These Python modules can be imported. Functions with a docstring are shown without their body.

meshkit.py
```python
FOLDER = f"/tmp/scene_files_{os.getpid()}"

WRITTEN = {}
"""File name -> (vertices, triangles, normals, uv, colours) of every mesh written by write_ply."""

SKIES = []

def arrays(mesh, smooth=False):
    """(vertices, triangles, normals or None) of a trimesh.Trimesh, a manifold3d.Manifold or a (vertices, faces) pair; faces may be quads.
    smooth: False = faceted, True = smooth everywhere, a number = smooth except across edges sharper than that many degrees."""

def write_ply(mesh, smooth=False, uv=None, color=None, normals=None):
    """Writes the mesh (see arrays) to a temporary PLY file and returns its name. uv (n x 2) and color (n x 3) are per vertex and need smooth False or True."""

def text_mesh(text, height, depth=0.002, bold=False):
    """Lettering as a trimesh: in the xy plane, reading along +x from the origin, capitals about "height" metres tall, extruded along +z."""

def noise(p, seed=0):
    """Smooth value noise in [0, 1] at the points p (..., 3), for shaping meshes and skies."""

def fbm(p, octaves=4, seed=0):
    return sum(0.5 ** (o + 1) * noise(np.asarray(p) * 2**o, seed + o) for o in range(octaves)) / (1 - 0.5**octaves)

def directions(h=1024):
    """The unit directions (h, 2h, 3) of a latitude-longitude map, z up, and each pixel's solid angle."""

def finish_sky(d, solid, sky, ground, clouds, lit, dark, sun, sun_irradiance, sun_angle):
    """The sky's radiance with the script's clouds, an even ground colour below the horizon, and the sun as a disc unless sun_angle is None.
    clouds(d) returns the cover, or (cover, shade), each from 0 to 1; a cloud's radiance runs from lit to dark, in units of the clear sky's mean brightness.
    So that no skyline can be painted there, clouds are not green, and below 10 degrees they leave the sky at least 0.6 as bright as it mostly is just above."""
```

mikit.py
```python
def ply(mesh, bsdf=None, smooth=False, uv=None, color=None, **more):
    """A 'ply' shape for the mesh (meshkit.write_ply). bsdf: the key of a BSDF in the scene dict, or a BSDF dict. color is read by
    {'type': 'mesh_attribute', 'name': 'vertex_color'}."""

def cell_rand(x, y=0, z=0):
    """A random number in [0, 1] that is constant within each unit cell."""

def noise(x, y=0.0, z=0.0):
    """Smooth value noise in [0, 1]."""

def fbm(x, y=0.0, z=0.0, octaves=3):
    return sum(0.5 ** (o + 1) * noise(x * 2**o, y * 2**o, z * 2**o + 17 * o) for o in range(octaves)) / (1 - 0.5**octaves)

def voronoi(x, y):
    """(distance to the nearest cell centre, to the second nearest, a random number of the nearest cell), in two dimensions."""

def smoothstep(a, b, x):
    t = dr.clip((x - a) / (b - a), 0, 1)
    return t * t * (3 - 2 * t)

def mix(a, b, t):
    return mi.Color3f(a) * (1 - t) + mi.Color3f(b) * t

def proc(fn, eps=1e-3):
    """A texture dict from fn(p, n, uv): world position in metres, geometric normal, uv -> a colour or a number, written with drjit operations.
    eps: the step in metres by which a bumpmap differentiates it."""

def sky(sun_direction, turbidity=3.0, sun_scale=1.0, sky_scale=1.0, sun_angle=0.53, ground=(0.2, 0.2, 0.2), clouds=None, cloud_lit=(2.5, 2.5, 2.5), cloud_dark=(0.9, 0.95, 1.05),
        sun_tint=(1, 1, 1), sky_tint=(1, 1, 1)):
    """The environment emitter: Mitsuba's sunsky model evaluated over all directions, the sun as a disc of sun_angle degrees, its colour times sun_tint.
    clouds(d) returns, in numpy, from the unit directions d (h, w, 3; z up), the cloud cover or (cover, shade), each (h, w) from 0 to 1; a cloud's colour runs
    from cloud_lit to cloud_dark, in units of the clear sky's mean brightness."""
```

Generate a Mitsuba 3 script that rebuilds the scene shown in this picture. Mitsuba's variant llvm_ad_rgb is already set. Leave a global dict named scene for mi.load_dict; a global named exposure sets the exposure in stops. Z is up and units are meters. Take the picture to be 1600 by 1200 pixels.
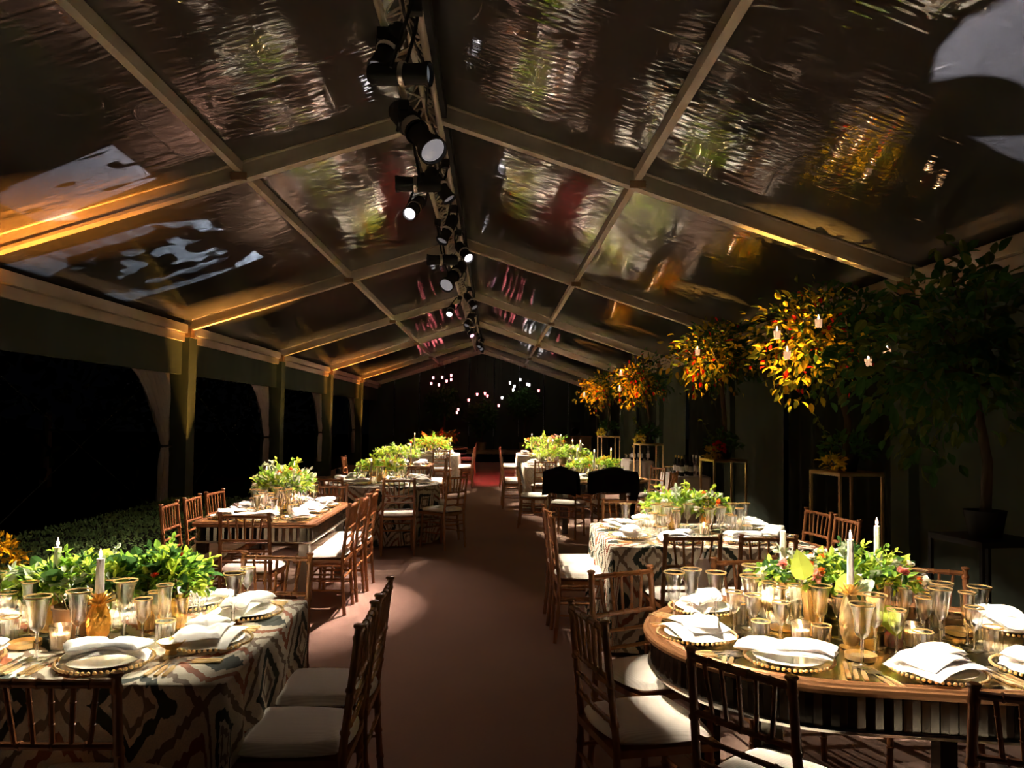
import math, random
import numpy as np, trimesh, mitsuba as mi, drjit as dr
import mikit, meshkit
from shapely.geometry import Polygon

T = mi.ScalarTransform4f
rng = np.random.default_rng(7)
random.seed(7)

# ------------------------------------------------------------------ camera, sky, exposure
YAW, PITCH, ROLL, FOC = 0.0220, 0.0418, 0.0140, 1245.7
CAM = np.array([0.4816, 0.0, 1.65])
cy, sy, cp, sp = math.cos(YAW), math.sin(YAW), math.cos(PITCH), math.sin(PITCH)
fwd = np.array([sy * cp, cy * cp, sp]); rgt = np.array([cy, -sy, 0.0]); upv = np.cross(rgt, fwd)
down = math.sin(ROLL) * rgt - math.cos(ROLL) * upv
scene = {}
labels = {}
scene['camera'] = {'type': 'perspective', 'fov': math.degrees(2 * math.atan(800 / FOC)), 'fov_axis': 'x', 'near_clip': 0.05, 'far_clip': 200.0,
                   'to_world': T().look_at(origin=CAM.tolist(), target=(CAM + fwd).tolist(), up=(-down).tolist())}
exposure = 5.4
DIM = 1 / 16      # all light is given at this scale, so that no bright sample is capped
scene['night_sky'] = {'type': 'constant', 'radiance': {'type': 'rgb', 'value': [0.00015 * DIM, 0.00015 * DIM, 0.00018 * DIM]}, 'sampling_weight': 1.0}

WARM, PINK, CREAM = (1.0, .85, .68), (1.0, .75, .64), (1.0, .90, .70)
LAMPS = []     # (lens position, target, colour, intensity, cutoff, beam, kind)
def ss(a, b, x): return mikit.smoothstep(a, b, x)
def spot(name, pos, target, col, power, cutoff, beam, start=0.0):
    p, t = np.array(pos, float), np.array(target, float)
    d = (t - p) / np.linalg.norm(t - p); p = p + d * start
    up = [0, 0, 1] if abs(d[2]) < .95 else [0, 1, 0]
    scene[name] = {'type': 'spot', 'to_world': T().look_at(origin=p.tolist(), target=(p + d).tolist(), up=up),
                   'intensity': {'type': 'rgb', 'value': [DIM * power * c for c in col]}, 'cutoff_angle': cutoff, 'beam_width': beam}

# the lamps on the truss: lens centre, what each is aimed at, colour, power, cutoff, beam, housing
RIG = [
    ((0.03, 5.50, 3.50), (1.98, 3.32, .76), WARM, 20, 14, 9, 'profile'),
    ((-.32, 7.25, 3.50), (-1.35, 3.45, .76), CREAM, 118, 12, 8, 'small'),
    ((0.06, 6.95, 3.56), (2.02, 6.25, .70), WARM, 56, 19, 11, 'small'),
    ((-.10, 8.45, 3.52), (-1.32, 7.20, .60), PINK, 62, 22, 13, 'small'),
    ((0.15, 9.50, 3.55), (2.00, 6.40, .76), WARM, 26, 14, 8, 'small'),
    ((-.20, 10.9, 3.45), (-1.65, 7.60, .76), PINK, 17, 33, 7, 'profile'),
    ((-.38, 14.8, 3.55), (-1.05, 10.85, .76), WARM, 125, 10, 6.5, 'small'),
    ((0.12, 13.8, 3.55), (2.00, 11.95, .76), CREAM, 95, 17, 10, 'small'),
    ((-.12, 16.6, 3.55), (-1.30, 14.50, .76), PINK, 130, 18, 10, 'small'),
    ((-.06, 18.7, 3.55), (1.80, 15.20, .76), WARM, 210, 15, 9, 'small'),
    ((0.05, 21.6, 3.55), (-1.05, 18.90, .76), WARM, 190, 17, 9, 'small'),
    ((0.10, 22.4, 3.55), (1.75, 19.20, .76), WARM, 190, 17, 9, 'small'),
    ((-.22, 4.55, 3.66), (-1.25, 3.40, .76), CREAM, 44, 16, 8, 'small'),
    ((0.00, 3.45, 3.70), (2.02, 3.36, .76), WARM, 56, 16.5, 11, 'small'),
    ((0.00, 17.6, 3.55), (0.40, 20.60, 0.4), (1.0, .05, .08), 26.0, 22, 10, 'small'),
]
for i, (p, t, c, w, co, be, k) in enumerate(RIG):
    spot('lamp_beam_%02d' % i, p, t, c, w * 1.0, co, be, 0.03)
# added beams standing in for mirror-table reflections on the clear roof: a slide in the lamp, given in roof co-ordinates of the place it is thrown on
def added_gobo(name, pos, target, colr, power, cutoff, side, pattern):
    p, t = np.array(pos, float), np.array(target, float); d = (t - p) / np.linalg.norm(t - p); p = p + d * .03
    to = T().look_at(origin=p.tolist(), target=(p + d).tolist(), up=[0, 0, 1]); M = {(a, b): float(np.array(to.matrix)[a, b]) for a in range(3) for b in range(3)}; tc = math.tan(math.radians(cutoff)); p = [float(q) for q in p]
    def slide(q, n, uv):
        a, b = (uv.x * 2 - 1) * tc, (uv.y * 2 - 1) * tc
        dx, dz, dy = M[0, 0] * a + M[0, 1] * b + M[0, 2], M[2, 0] * a + M[2, 1] * b + M[2, 2], M[1, 0] * a + M[1, 1] * b + M[1, 2]
        k = (4.264 - p[2] - .3247 * side * p[0]) / (dz + .3247 * side * dx)
        return mi.Color3f(dr.select(k > 0, pattern(p[0] + dx * k, p[1] + dy * k), 0.0))
    scene[name] = {'type': 'spot', 'to_world': to, 'intensity': {'type': 'rgb', 'value': [DIM * power * c for c in colr]}, 'cutoff_angle': cutoff, 'beam_width': cutoff * .97, 'texture': mikit.proc(slide)}
def pat_table(x, y):
    u, v = (x + 3.17) / .84, (y - 8.45) / 1.18
    j = (mikit.noise(x * 8, y * 8, 2.0) - .5)
    e = dr.maximum(dr.abs(u), dr.abs(v))
    frame = ss(1.0, .985, e)
    streak = .45 + .55 * ss(.30, .55, mikit.noise(x * 22, y * 5, 1.0))
    corner = ss(.30, .36, dr.abs(u) * .62 + dr.abs(v) * .62 - .55 + j * .22) * ss(.20, .26, mikit.noise(x * 3.1 + 2, y * 2.3, 9.0) + .06)
    edge = ss(.80, .84, dr.abs(v) + j * .10) * ss(.62, .50, dr.abs(u + .1))
    bits = ss(.50, .56, mikit.noise(x * 6.5, y * 4.2, 5.0) + j * .25) * ss(.62, .45, dr.abs(v) + j * .2) * ss(.66, .50, dr.abs(u) + j * .3)
    return frame * dr.maximum(dr.maximum(corner, edge * .8) * streak, bits * (.5 + .5 * mikit.noise(x * 14, y * 14, 3.0)))
def pat_corner(x, y):
    u, v = (x + 2.78) / .52, (y - 6.10) / .42
    on = ss(1.0, .96, dr.maximum(dr.abs(u), dr.abs(v + .25 * u)))
    return on * ss(.40, .46, mikit.noise(x * 5, y * 9, 3.0) + .25) * .7
def pat_disc(x, y):
    j = (mikit.noise(x * 12, y * 12, 1.0) - .5) * .04
    on = ss(1.02, .96, dr.sqrt(dr.square(x - 3.62) + dr.square(y - 3.35)) + j) * ss(.30, .36, dr.sqrt(dr.square(x - 3.08) + dr.square((y - 3.98) * 1.0)) + j)
    return on * (.6 + .5 * mikit.noise(x * 60, y * 60, 0))
COOL = (.62, .78, 1.0)
ADDED_GOBO = [((-.30, 9.10, 3.44), (-3.15, 8.42, 3.26), COOL, 300, 24, -1, pat_table), ((-.30, 6.15, 3.45), (-2.75, 6.05, 3.38), (.8, .82, 1), 100, 16, -1, pat_corner), ((0.10, 4.25, 3.50), (3.0, 3.60, 3.30), (.85, .85, 1.0), 200, 24, 1, pat_disc)]  # added lamps; their slides draw light that mirrored tables would reflect
for i, (p, t, c, w, co, sd, pa) in enumerate(ADDED_GOBO): added_gobo('added_pattern_beam_%02d' % i, p, t, c, w, co, sd, pa)
AMBER, ORANGE = (1.0, .50, .10), (1.0, .33, .05)
UPS = [((-3.45, 5.45, .20), (-3.35, 6.45, 2.9), ORANGE, 80, 20, 6), ((-3.64, 11.46, .20), (-3.46, 11.60, 2.9), (1.0, .42, .085), 120, 20, 4), ((-3.64, 16.46, .20), (-3.46, 16.60, 2.9), AMBER, 26, 20, 4),
       ((-3.64, 21.46, .20), (-3.46, 21.60, 2.9), ORANGE, 130, 20, 4), ((-3.64, 26.46, .20), (-3.46, 26.60, 2.9), ORANGE, 130, 20, 4),
       ((2.92, 7.20, .20), (3.05, 6.92, 2.2), AMBER, 74, 12, 7), ((2.62, 9.90, .20), (2.98, 9.95, 2.2), AMBER, 52, 10.5, 6), ((2.62, 14.10, .20), (2.84, 14.3, 2.15), ORANGE, 60, 10.5, 6),
       ((2.42, 18.20, .20), (2.70, 18.4, 2.2), ORANGE, 55, 10.5, 6), ((-2.96, 5.52, .14), (-3.04, 5.80, .6), AMBER, 2.2, 32, 20)]  # the last one is added to light the small shrub
for i, (p, t, c, w, co, be) in enumerate(UPS):
    spot('uplight_beam_%02d' % i, p, t, c, w * 1.0, co, be, 0.05)

# ------------------------------------------------------------------ helpers
def col(*c): return {'type': 'rgb', 'value': list(c)}
def twos(b): return {'type': 'twosided', 'bsdf': b}
def prin(c, rough=.5, metal=0.0, spec=.5, **k):
    base = c if isinstance(c, dict) else col(*c)
    return twos({'type': 'principled', 'base_color': base, 'roughness': rough, 'metallic': metal, 'specular': spec, **k})

def key_of(name, parent=None):
    base = name if parent is None else parent + '__' + name
    k, n = base, 0
    while k in scene or k in ROOTS:
        n += 1; k = '%s_%03d' % (base, n)
    return k
ROOTS = set()
def tag(k, label=None, cat=None, group=None, kind=None):
    d = labels.setdefault(k, {})
    if label: d['label'] = label
    if cat: d['category'] = cat
    if group: d['group'] = group
    if kind: d['kind'] = kind
    return k
def thing(name, label, cat, group=None):
    k = key_of(name); ROOTS.add(k)
    return tag(k, label, cat, group)
def add(name, mesh, bsdf, parent=None, smooth=False, xf=None, **k):
    key = key_of(name, parent)
    d = mikit.ply(mesh, bsdf, smooth, **k)
    scene[key] = {**d, 'to_world': xf} if xf is not None else d
    return key
def put(name, d, parent=None, xf=None):
    key = key_of(name, parent)
    scene[key] = {**d, 'to_world': xf} if xf is not None else d
    return key
def struct(name, mesh, bsdf, parent=None, smooth=False, **k):
    key = add(name, mesh, bsdf, parent, smooth, **k)
    if parent is None: tag(key, kind='structure')
    return key
cat_ = trimesh.util.concatenate
def TM(v, f): return trimesh.Trimesh(np.asarray(v, float), np.asarray(f, int), process=False)
def box(x0, x1, y0, y1, z0, z1):
    m = trimesh.creation.box((x1 - x0, y1 - y0, z1 - z0)); m.apply_translation(((x0 + x1) / 2, (y0 + y1) / 2, (z0 + z1) / 2)); return m
def quads(q):
    q = np.asarray(q); return np.vstack([q[:, [0, 1, 2]], q[:, [0, 2, 3]]])
def gridf(nr, nc, wrap=True):
    f = []
    for i in range(nr - 1):
        for j in range(nc if wrap else nc - 1):
            a, b = i * nc + j, i * nc + (j + 1) % nc
            f.append((a, b, b + nc, a + nc))
    return quads(f)
def lathe(prof, n=20, cap=True):
    """prof: [(r, z)...] from bottom to top; outward normals when z increases."""
    prof = np.asarray(prof, float); a = np.arange(n) * 2 * np.pi / n
    v = np.stack([prof[:, 0:1] * np.cos(a), prof[:, 0:1] * np.sin(a), np.repeat(prof[:, 1:2], n, 1)], -1).reshape(-1, 3)
    return TM(v, gridf(len(prof), n))
def tube(pts, radii, n=8, cap=True):
    p = np.asarray(pts, float); r = np.broadcast_to(np.asarray(radii, float), (len(p),))
    t = np.gradient(p, axis=0); t /= np.linalg.norm(t, axis=1, keepdims=True) + 1e-12
    ref = np.array([0, 0, 1.0]) if abs(t[0, 2]) < .9 else np.array([1.0, 0, 0])
    a = np.cross(t, ref); a /= np.linalg.norm(a, axis=1, keepdims=True) + 1e-12
    b = np.cross(t, a); an = np.arange(n) * 2 * np.pi / n
    v = p[:, None] + r[:, None, None] * (np.cos(an)[None, :, None] * a[:, None] + np.sin(an)[None, :, None] * b[:, None])
    v = v.reshape(-1, 3); f = gridf(len(p), n)[:, ::-1]
    if cap:
        k = len(v); v = np.vstack([v, p[0], p[-1]]); o = (len(p) - 1) * n
        f = np.vstack([f, [(k, j, (j + 1) % n) for j in range(n)], [(k + 1, o + (j + 1) % n, o + j) for j in range(n)]])
    m = TM(v, f)
    if m.volume < 0: m.invert()
    return m
def sphere(c, r, sub=2):
    m = trimesh.creation.icosphere(subdivisions=sub, radius=1.0); m.vertices = m.vertices * np.asarray(r) + np.asarray(c); return m
def rot(m, axis, deg, c=(0, 0, 0)):
    m = m.copy(); m.apply_transform(trimesh.transformations.rotation_matrix(math.radians(deg), axis, c)); return m
def moved(m, *d):
    m = m.copy(); m.apply_translation(d); return m
def at(x, y, z=0, rz=0, s=1.0):
    return T().translate([float(x), float(y), float(z)]).rotate([0, 0, 1], float(rz)).scale(float(s))
def frame_to(p, d):
    """transform taking +z to the direction d, origin to p"""
    d = np.asarray(d, float) / np.linalg.norm(d); a = np.cross([0, 0, 1.0], d)
    if np.linalg.norm(a) < 1e-6: a = np.array([1.0, 0, 0])
    a /= np.linalg.norm(a); b = np.cross(d, a); M = np.eye(4); M[:3, 0], M[:3, 1], M[:3, 2], M[:3, 3] = a, b, d, p
    return M

# ------------------------------------------------------------------ materials
def carpet_fn(p, n, uv):
    k = mikit.fbm(p.x * 220, p.y * 220, 0, 2) * .35 + mikit.fbm(p.x * 1.3, p.y * 1.3, 0, 3) * .35
    return mikit.mix((.25, .165, .128), (.40, .265, .21), k + .1)
scene['m_carpet'] = twos({'type': 'diffuse', 'reflectance': mikit.proc(carpet_fn)})
def roof_bump(p, n, uv):
    w = mikit.noise(uv.x * 2.1 + 5, uv.y * 2.2, 1.0)
    a = mikit.noise(uv.x * 40.0 + 2.5 * mikit.noise(uv.x * 3, uv.y * 3, 4.0), uv.y * 7.0, 2.0) * .0016 * (.35 + .75 * w)
    b = mikit.noise(uv.x * .9, uv.y * 1.1, 7.0) * .005
    c = mikit.noise(uv.x * 15, uv.y * 9, 9.0) * .0004
    crease = ss(.012, .0, dr.abs(mikit.noise(uv.x * .9, uv.y * 3.1, 3.0) - .5)) * .0015
    fx = uv.x / 1.25 + .35 * mikit.noise(uv.y * .4, 8.0, 1.0); seam = ss(.010, .0, dr.abs(fx - dr.floor(fx) - .5)) * .0012
    return a + b + c + crease + seam
scene['m_roof'] = twos({'type': 'bumpmap', 'arbitrary': mikit.proc(roof_bump, eps=.004), 'scale': 1.0, 'bsdf': {'type': 'plastic', 'int_ior': 2.1, 'diffuse_reflectance': col(.046, .043, .041)}})
def alu_fn(p, n, uv):
    return mikit.mix((.44, .375, .285), (.56, .49, .38), mikit.fbm(p.x * 4, p.y * 4, p.z * 4, 3))
scene['m_alu'] = prin(mikit.proc(alu_fn), .45, .25)
scene['m_truss'] = prin((.60, .54, .44), .35, .7)
def green_fn(p, n, uv):
    return mikit.mix((.030, .042, .030), (.050, .066, .048), mikit.fbm(p.x * 3, p.y * 3, p.z * 1.2, 3))
scene['m_green'] = prin(mikit.proc(green_fn), .85, 0, .2)
scene['m_dark_drape'] = prin((.012, .016, .012), .9, 0, .15)
scene['m_sheer'] = prin((.29, .265, .245), .8, 0, .2)
scene['m_black'] = prin((.009, .009, .009), .55, 0, .25)
scene['m_lens'] = prin((.05, .045, .05), .12)
scene['m_blackcloth'] = prin((.008, .008, .009), .9, 0, .1)
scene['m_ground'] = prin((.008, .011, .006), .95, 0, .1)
def wood_fn(p, n, uv):
    g = mikit.fbm(p.x * 30, p.y * 30, p.z * 6, 2)
    return mikit.mix((.18, .062, .020), (.36, .14, .050), g)
scene['m_wood'] = prin(mikit.proc(wood_fn), .32, 0, .5, clearcoat=.4, clearcoat_gloss=.85)
def cush_fn(p, n, uv):
    s = .5 + .5 * dr.sin(uv.x * 2 * math.pi * 42)
    return mikit.mix((.70, .64, .54), (.84, .79, .69), .35 + .65 * s)
scene['m_cushion'] = prin(mikit.proc(cush_fn), .75, 0, .3, sheen=.3)
def ikat_fn(p, n, uv):
    u, v = uv.x / .46, uv.y / .58
    wob = (mikit.noise(uv.x * 90, uv.y * 7, 1.0) - .5) * .11 + (mikit.noise(uv.x * 24, uv.y * 5, 3.0) - .5) * .07
    row = dr.floor(v)
    a = dr.abs(u - dr.floor(u) - .5) * 2
    b = dr.abs(v - row - .5) * 2
    d = a * .9 + b + wob
    dark, cream, red, taupe = mi.Color3f(.026, .032, .022), mi.Color3f(.52, .46, .36), mi.Color3f(.24, .075, .032), mi.Color3f(.17, .115, .075)
    c = dr.select(d < .18, cream, dr.select(d < .30, taupe, dr.select(d < .40, cream, dr.select(d < .58, dark, dr.select(d < .84, cream, dr.select(d < .98, taupe, dr.select(d < 1.20, cream, dr.select(d < 1.36, red, dr.select(d < 1.58, cream, dark)))))))))
    weave = .86 + .22 * mikit.noise(uv.x * 400, uv.y * 400, 0)
    return mi.Color3f(c) * weave
scene['m_ikat'] = prin(mikit.proc(ikat_fn), .8, 0, .25)
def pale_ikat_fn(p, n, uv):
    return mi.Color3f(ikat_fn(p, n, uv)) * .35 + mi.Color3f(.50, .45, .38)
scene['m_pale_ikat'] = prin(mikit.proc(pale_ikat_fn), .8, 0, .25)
scene['m_greycloth'] = prin((.42, .36, .31), .85, 0, .2)
scene['m_mirror'] = twos({'type': 'roughconductor', 'alpha': .03, 'material': 'none', 'specular_reflectance': col(.80, .72, .52)})
scene['m_mirror_panel'] = twos({'type': 'roughconductor', 'alpha': .06, 'material': 'none', 'specular_reflectance': col(.17, .16, .14)})
scene['m_bronze'] = prin((.34, .16, .068), .30, .55)
scene['m_gold'] = prin((.92, .68, .34), .32, .85)
scene['m_brass'] = prin((.72, .46, .15), .32, 1.0)
scene['m_silver'] = prin((.80, .76, .68), .22, 1.0)
scene['m_ceramic'] = prin((.86, .84, .78), .22, 0, .5)
def nap_fn(p, n, uv):
    return mikit.mix((.84, .80, .75), (.92, .89, .84), mikit.fbm(p.x * 40, p.y * 40, p.z * 40, 2))
scene['m_napkin'] = prin(mikit.proc(nap_fn), .85, 0, .2)
GL = lambda tint, w: {'type': 'blendbsdf', 'weight': w, 'clear': {'type': 'thindielectric', 'int_ior': 1.5, 'specular_transmittance': col(*tint)}, 'sparkle': twos({'type': 'roughconductor', 'alpha': .15, 'material': 'none', 'specular_reflectance': col(1, .97, .93)})}
scene['m_glass'] = GL((1, 1, 1), .05)
scene['m_gilt_glass'] = GL((.99, .93, .78), .06)
scene['m_amber_glass'] = GL((.97, .74, .35), .08)
scene['m_pink_glass'] = GL((.97, .75, .68), .08)
scene['m_wine'] = prin((.16, .015, .02), .15)
scene['m_wax'] = prin((.86, .83, .74), .5, 0, .4)
scene['m_votive_wax'] = prin((.90, .70, .50), .5)
LEAF = lambda c, r=.42: {'type': 'principledthin', 'base_color': col(*c), 'roughness': r, 'diff_trans': .7, 'spec_trans': 0.0}
scene['m_leaf_green'] = LEAF((.24, .42, .06))
scene['m_leaf_lime'] = LEAF((.55, .66, .10))
scene['m_leaf_dark'] = LEAF((.045, .105, .028))
scene['m_leaf_hedge'] = LEAF((.20, .33, .12))
scene['m_leaf_grey'] = LEAF((.52, .58, .42))
scene['m_leaf_gold'] = LEAF((.56, .40, .04))
scene['m_leaf_olive'] = LEAF((.10, .12, .025))
scene['m_petal_white'] = LEAF((.85, .83, .72))
scene['m_petal_orange'] = LEAF((.85, .22, .035))
scene['m_petal_red'] = LEAF((.62, .02, .015))
scene['m_petal_pink'] = LEAF((.80, .38, .32))
scene['m_stem'] = prin((.13, .10, .035), .7)
scene['m_bark'] = prin((.055, .034, .02), .85)
scene['m_pot_brown'] = prin((.20, .105, .05), .5)
scene['m_pineapple'] = prin((.85, .40, .06), .3, .65)
scene['m_berry'] = prin((.45, .06, .02), .3)
scene['m_plastic_bag'] = prin((.55, .50, .45), .5)

def glow(c, w): return {'type': 'area', 'radiance': col(*[x * w * DIM for x in c]), 'sampling_weight': 0.03}

# ------------------------------------------------------------------ the marquee
YA, BAY, NA = 6.55, 5.0, 6
ARCH = [YA + BAY * k for k in range(-1, 5)]            # 1.55 ... 26.55
END = 31.0
HB, SLP, WX = 4.109, 0.3247, 3.92                      # bottom of the rafters at the ridge, slope, half width at the posts
RD, RW = 0.17, 0.10
def zb(x): return HB - SLP * abs(x)
fl = struct('floor', TM([[-4.35, -2, 0], [4.35, -2, 0], [4.35, END + .3, 0], [-4.35, END + .3, 0]], [[0, 1, 2], [0, 2, 3]]), 'm_carpet')
gr = struct('ground', TM([[-40, -20, -.03], [40, -20, -.03], [40, 70, -.03], [-40, 70, -.03]], [[0, 1, 2], [0, 2, 3]]), 'm_ground')
ROOTS.add('ceiling'); tag('ceiling', kind='structure')
def rafter(side, y, w=RW, d=RD):
    xs = [0.0, side * 4.30]; v = []
    prof = [(-.5, 0), (.5, 0), (.5, .16), (.36, .2), (.36, .8), (.5, .84), (.5, 1), (-.5, 1), (-.5, .84), (-.36, .8), (-.36, .2), (-.5, .16)]
    pl = Polygon([(a * w, b * d) for a, b in prof])
    for x in xs: v += [(x, y + w / 2 + a * w, zb(x) + b * d) for a, b in prof]
    n = len(prof); f = [(j, (j + 1) % n, n + (j + 1) % n, n + j) for j in range(n)]
    tv, tf = trimesh.creation.triangulate_polygon(pl, engine='earcut')
    m = TM(v, quads(f)); capm = []
    for k, x in enumerate(xs):
        cv = [(x, y + w / 2 + a, zb(x) + b) for a, b in tv]; capm.append(TM(cv, tf))
    return cat_([m] + capm)
for y in ARCH + [END - .25]:
    for s in (-1, 1):
        struct('rafter', rafter(s, y), 'm_alu', 'ceiling')
    for s in (-1, 1):
        x0, x1 = (WX - .03, WX + .36)
        struct('joint_plate', box(min(s * x0, s * x1), max(s * x0, s * x1), y - .012, y + RW + .012, zb(WX) - .10, zb(WX) + .03), 'm_pot_brown', 'ceiling')
def roof_sheet(s, xa, xb, y0, y1):
    nx, ny = 10, 12; v, uv = [], []
    for i in range(ny + 1):
        for j in range(nx + 1):
            a, b = i / ny, j / nx
            x = xa + (xb - xa) * b; y = y0 + (y1 - y0) * a
            sag = .035 * math.sin(math.pi * a) * math.sin(math.pi * b)
            v.append((s * x, y, zb(x) + RD - .015 - sag)); uv.append((y * 1.0, x * 1.06 + (20 if s > 0 else 0)))
    m = TM(v, gridf(ny + 1, nx + 1, False))
    return m, uv
PUR = 1.65
edges = ARCH + [END - .25]
for a, b in zip(edges[:-1], edges[1:]):
    for s in (-1, 1):
        for xa, xb in ((.02, PUR), (PUR, 4.25)):
            m, uv = roof_sheet(s, xa, xb, a + RW * .5, b + RW * .5)
            struct('roof_sheet', m, 'm_roof', 'ceiling', smooth=True, uv=uv)
        z = zb(PUR) + .065
        pu = struct('purlin', box(s * PUR - .03, s * PUR + .03, a + RW, b, z, z + .085), 'm_alu', 'ceiling')
        struct('purlin_bracket', box(s * PUR - .065, s * PUR + .065, b - .03, b + .0, zb(PUR) + .0, zb(PUR) + .06), 'm_pot_brown', pu)
        z = zb(WX) - .16
        e0, e1 = sorted((s * (WX + .06), s * (WX + .22)))
        struct('eave_beam', cat_([box(e0, e1, a + RW + .012, b - .012, z, z + .11), box(*sorted((s * (WX + .02), s * (WX + .24))), a + RW + .012, b - .012, z + .12, z + .24)]), 'm_alu', 'ceiling')
    struct('ridge_beam', box(-.05, .05, a + RW, b, HB + .02, HB + .14), 'm_black', 'ceiling')

HEAD0, HEAD1 = 2.20, 2.68
def pleats(x, y0, y1, z0, z1, amp=.03, per=.16, n=None, s=1, flare=0.0):
    n = n or max(8, int((y1 - y0) / per * 8)); v = []
    for zi, z in enumerate(np.linspace(z1, z0, 6)):
        for j in range(n + 1):
            a = j / n; y = y0 + (y1 - y0) * a
            k = amp * (1 + flare * zi / 5) * math.sin(2 * math.pi * (y - y0) / per + .7 * math.sin(y * 3.1))
            v.append((x + s * k, y, z))
    return TM(v, gridf(6, n + 1, False))
for side, s in (('left', -1), ('right', 1)):
    w = 'wall_' + side; ROOTS.add(w); tag(w, kind='structure')
    for y in ARCH:
        x0, x1 = sorted((s * WX, s * (WX + .40)))
        struct('post', box(x0, x1, y + .0, y + .30, 0, zb(WX) - .10), 'm_green', w)
    for a, b in zip(edges[:-1], edges[1:]):
        x0, x1 = sorted((s * (WX + .10), s * (WX + .14)))
        struct('header_panel', box(x0, x1, a + .30, b, HEAD0, HEAD1), 'm_green', w)
        if s < 0:   # crossed bracing wires of the open bays
            for (ya, yb) in ((a + .35, b - .05), (b - .05, a + .35)):
                if a > 6: struct('brace_wire', tube([(s * (WX + .30), ya, .15), (s * (WX + .30), yb, 2.35)], .006, 6), 'm_dark_drape', w)
        else:       # dark drapes in wide pleats, the panel towards the post paler
            struct('drape', pleats(4.06, a + .30, a + 3.05, .01, HEAD0 + .05, .03, .34, s=s), 'm_dark_drape', w, smooth=True)
            struct('drape_panel', pleats(4.00, a + 3.05, b - .0, .01, HEAD0 + .05, .012, .65, s=s), 'm_green', w, smooth=True)
ROOTS.add('wall_back'); tag('wall_back', kind='structure')
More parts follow.
